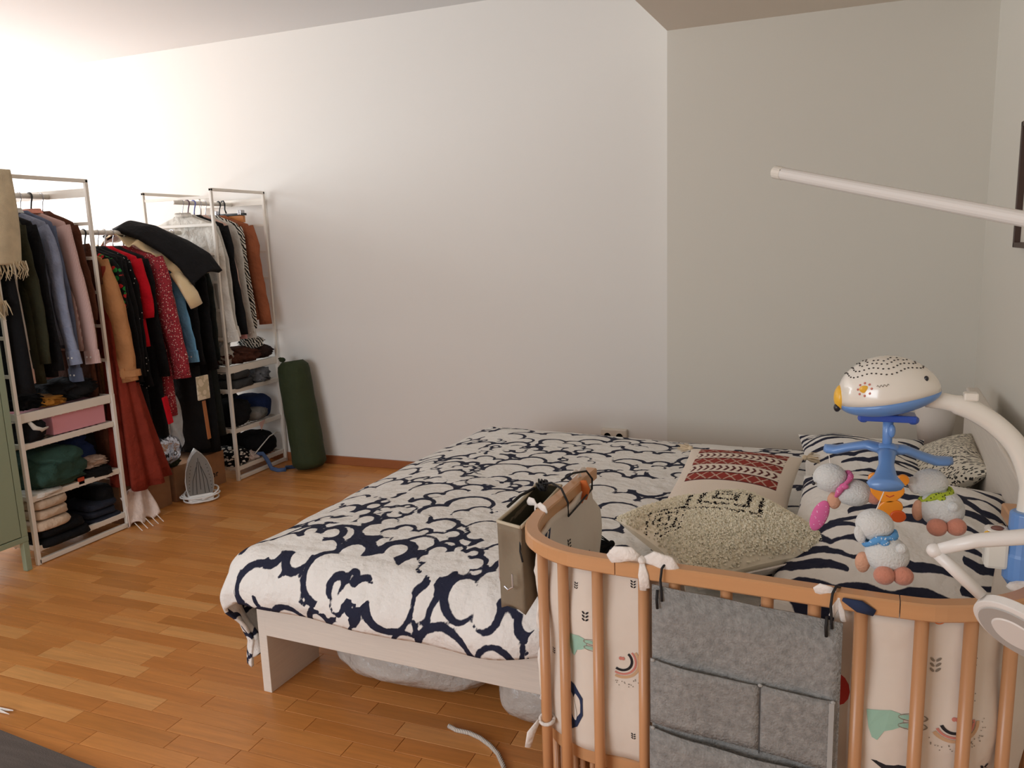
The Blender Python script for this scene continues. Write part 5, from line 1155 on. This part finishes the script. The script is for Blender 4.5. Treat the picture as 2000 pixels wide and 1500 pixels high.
b = MB(); b.loft([circ(.050, -.012), circ(.056, -.010), circ(.056, .002), circ(.050, .004)]); b.build('disc_housing', fz, fo, smooth=False, bevel=.001)
b = MB(); b.loft([circ(.048, .003), circ(.047, .006)]); b.build('disc_face', plain('grey_plastic_face', C(176, 172, 166), .5), fo)
b = MB(); b.loft([circ(.030, .006), circ(.028, .0075)]); b.build('inner_ring', fz, fo)
MB().box(.598, .622, 1.09, 1.15, .99, 1.05).build('wall_plate', fz, fo, bevel=.003)
# white rod reaching in from the right wall
wr = thing('wall_rod', 'white tubular rod slanting in from the right, with a small slot near its tip', 'rod', (.62, 1.45, 1.33))
p0, p1 = Vector((-.126, 2.0, 1.517)), Vector((.345, 1.62, 1.378)); p2 = p0+(p1-p0)*((.62-p0.x)/(p1.x-p0.x)); dr_ = (p2-p0).normalized()
b = MB(); b.tube([p0, p2], .0138, 16); b.build('tube', fz, wr, smooth=False)
b = MB(); b.tube([p0-dr_*.002, p0+dr_*.022], .0150, 16); b.build('end_cap', wpl, wr, bevel=.001)
b = MB(); b.blob(p0+dr_*.014+Vector((0, -.0146, .002)), (.0018, .001, .0055), n=8, m=6); b.build('slot', plain('hole_dark', C(50, 46, 42), .6), wr)
b = MB(); b.lathe([(.001, 0), (.03, 0), (.03, .012), (.001, .012)], n=20); b.v = [tuple(Vector((.6195-z, p2.y+y, p2.z+x))) for x, y, z in b.v]; b.build('wall_flange', wpl, wr)
# framed picture on the right wall, its corner just in view
pf = thing('picture_frame', 'dark brown picture frame corner on the wall at the right edge', 'picture', (.61, 3.02, 1.3))
fm = wood('walnut', C(70, 48, 38), (20, 3, 3), .5, .15); yB, z0_, z1_ = 3.30, 1.300, 1.725; yA = 2.75
MB().box(.592, .62, yB-.018, yB, z0_, z1_).build('frame_side', fm, pf, bevel=.002); MB().box(.592, .62, yA, yA+.018, z0_, z1_).build('frame_side', fm, pf, bevel=.002)
MB().box(.592, .62, yA, yB, z0_, z0_+.018).build('frame_rail', fm, pf, bevel=.002); MB().box(.592, .62, yA, yB, z1_-.018, z1_).build('frame_rail', fm, pf, bevel=.002)
MB().box(.612, .619, yA+.01, yB-.01, z0_+.01, z1_-.01).build('mount', plain('cream_card', C(222, 214, 200), .8), pf)
# bedside lamp shade behind the bed
lp = thing('floor_lamp', 'white tapered fabric lamp shade rising behind the beige leaf print pillow', 'lamp', (.445, 3.83, 0))
b = MB(); b.lathe([(.060, .445), (.084, .625)], (.445, 3.83, 0), 36); b.f = [f for f in b.f if len(f) == 4]; b.build('shade', plain('white_shade', C(226, 216, 206), .8), lp, smooth=True, solid=.003)
b = MB(); b.tube([(.445, 3.83, .02), (.445, 3.83, .50)], .008, 10); b.build('pole', white_metal, lp, smooth=True)
b = MB(); b.lathe([(.001, 0), (.09, 0), (.09, .015), (.02, .025), (.001, .025)], (.445, 3.83, 0), 30); b.build('foot', white_metal, lp)
b = MB(); 
for a in (0, 2*PI/3, 4*PI/3): b.tube([(.445, 3.83, .50), (.445+.062*math.cos(a), 3.83+.062*math.sin(a), .50)], .002, 5)
b.build('shade_ring', white_metal, lp)
# double wall socket
so = thing('wall_socket', 'white double wall socket on the far wall just above the bed edge', 'socket', (-1.085, YA-.01, .33))
SXa, SXb, zt = -1.160, -1.016, .338
MB().box(SXa, SXb, YA-.038, YA, zt-.078, zt).build('housing', plain('socket_white', C(226, 214, 198), .35), so, bevel=.006)
for cx in (SXa+.038, SXb-.038):
    c_ = Vector((cx, YA-.0385, zt-.039)); b = MB()
    b.loft([[c_+Vector((r*math.cos(a), o_, r*math.sin(a))) for a in [2*PI*j/24 for j in range(24)]] for r, o_ in ((.024, 0), (.0235, -.002), (.0195, -.002), (.0185, 0))], cap=False); b.build('socket_ring', plain('socket_white', C(226, 214, 198), .35), so, smooth=False)
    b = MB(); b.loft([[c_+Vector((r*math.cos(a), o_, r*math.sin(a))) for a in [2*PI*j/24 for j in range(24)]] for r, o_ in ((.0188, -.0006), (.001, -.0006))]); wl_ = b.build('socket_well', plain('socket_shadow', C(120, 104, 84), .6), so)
    b = MB()
    for s in (-1, 1): b.blob(c_+Vector((s*.0095, -.001, 0)), (.0027, .001, .0027), n=8, m=6)
    b.build('pin_hole', plain('hole_dark', C(50, 46, 42), .6), wl_)
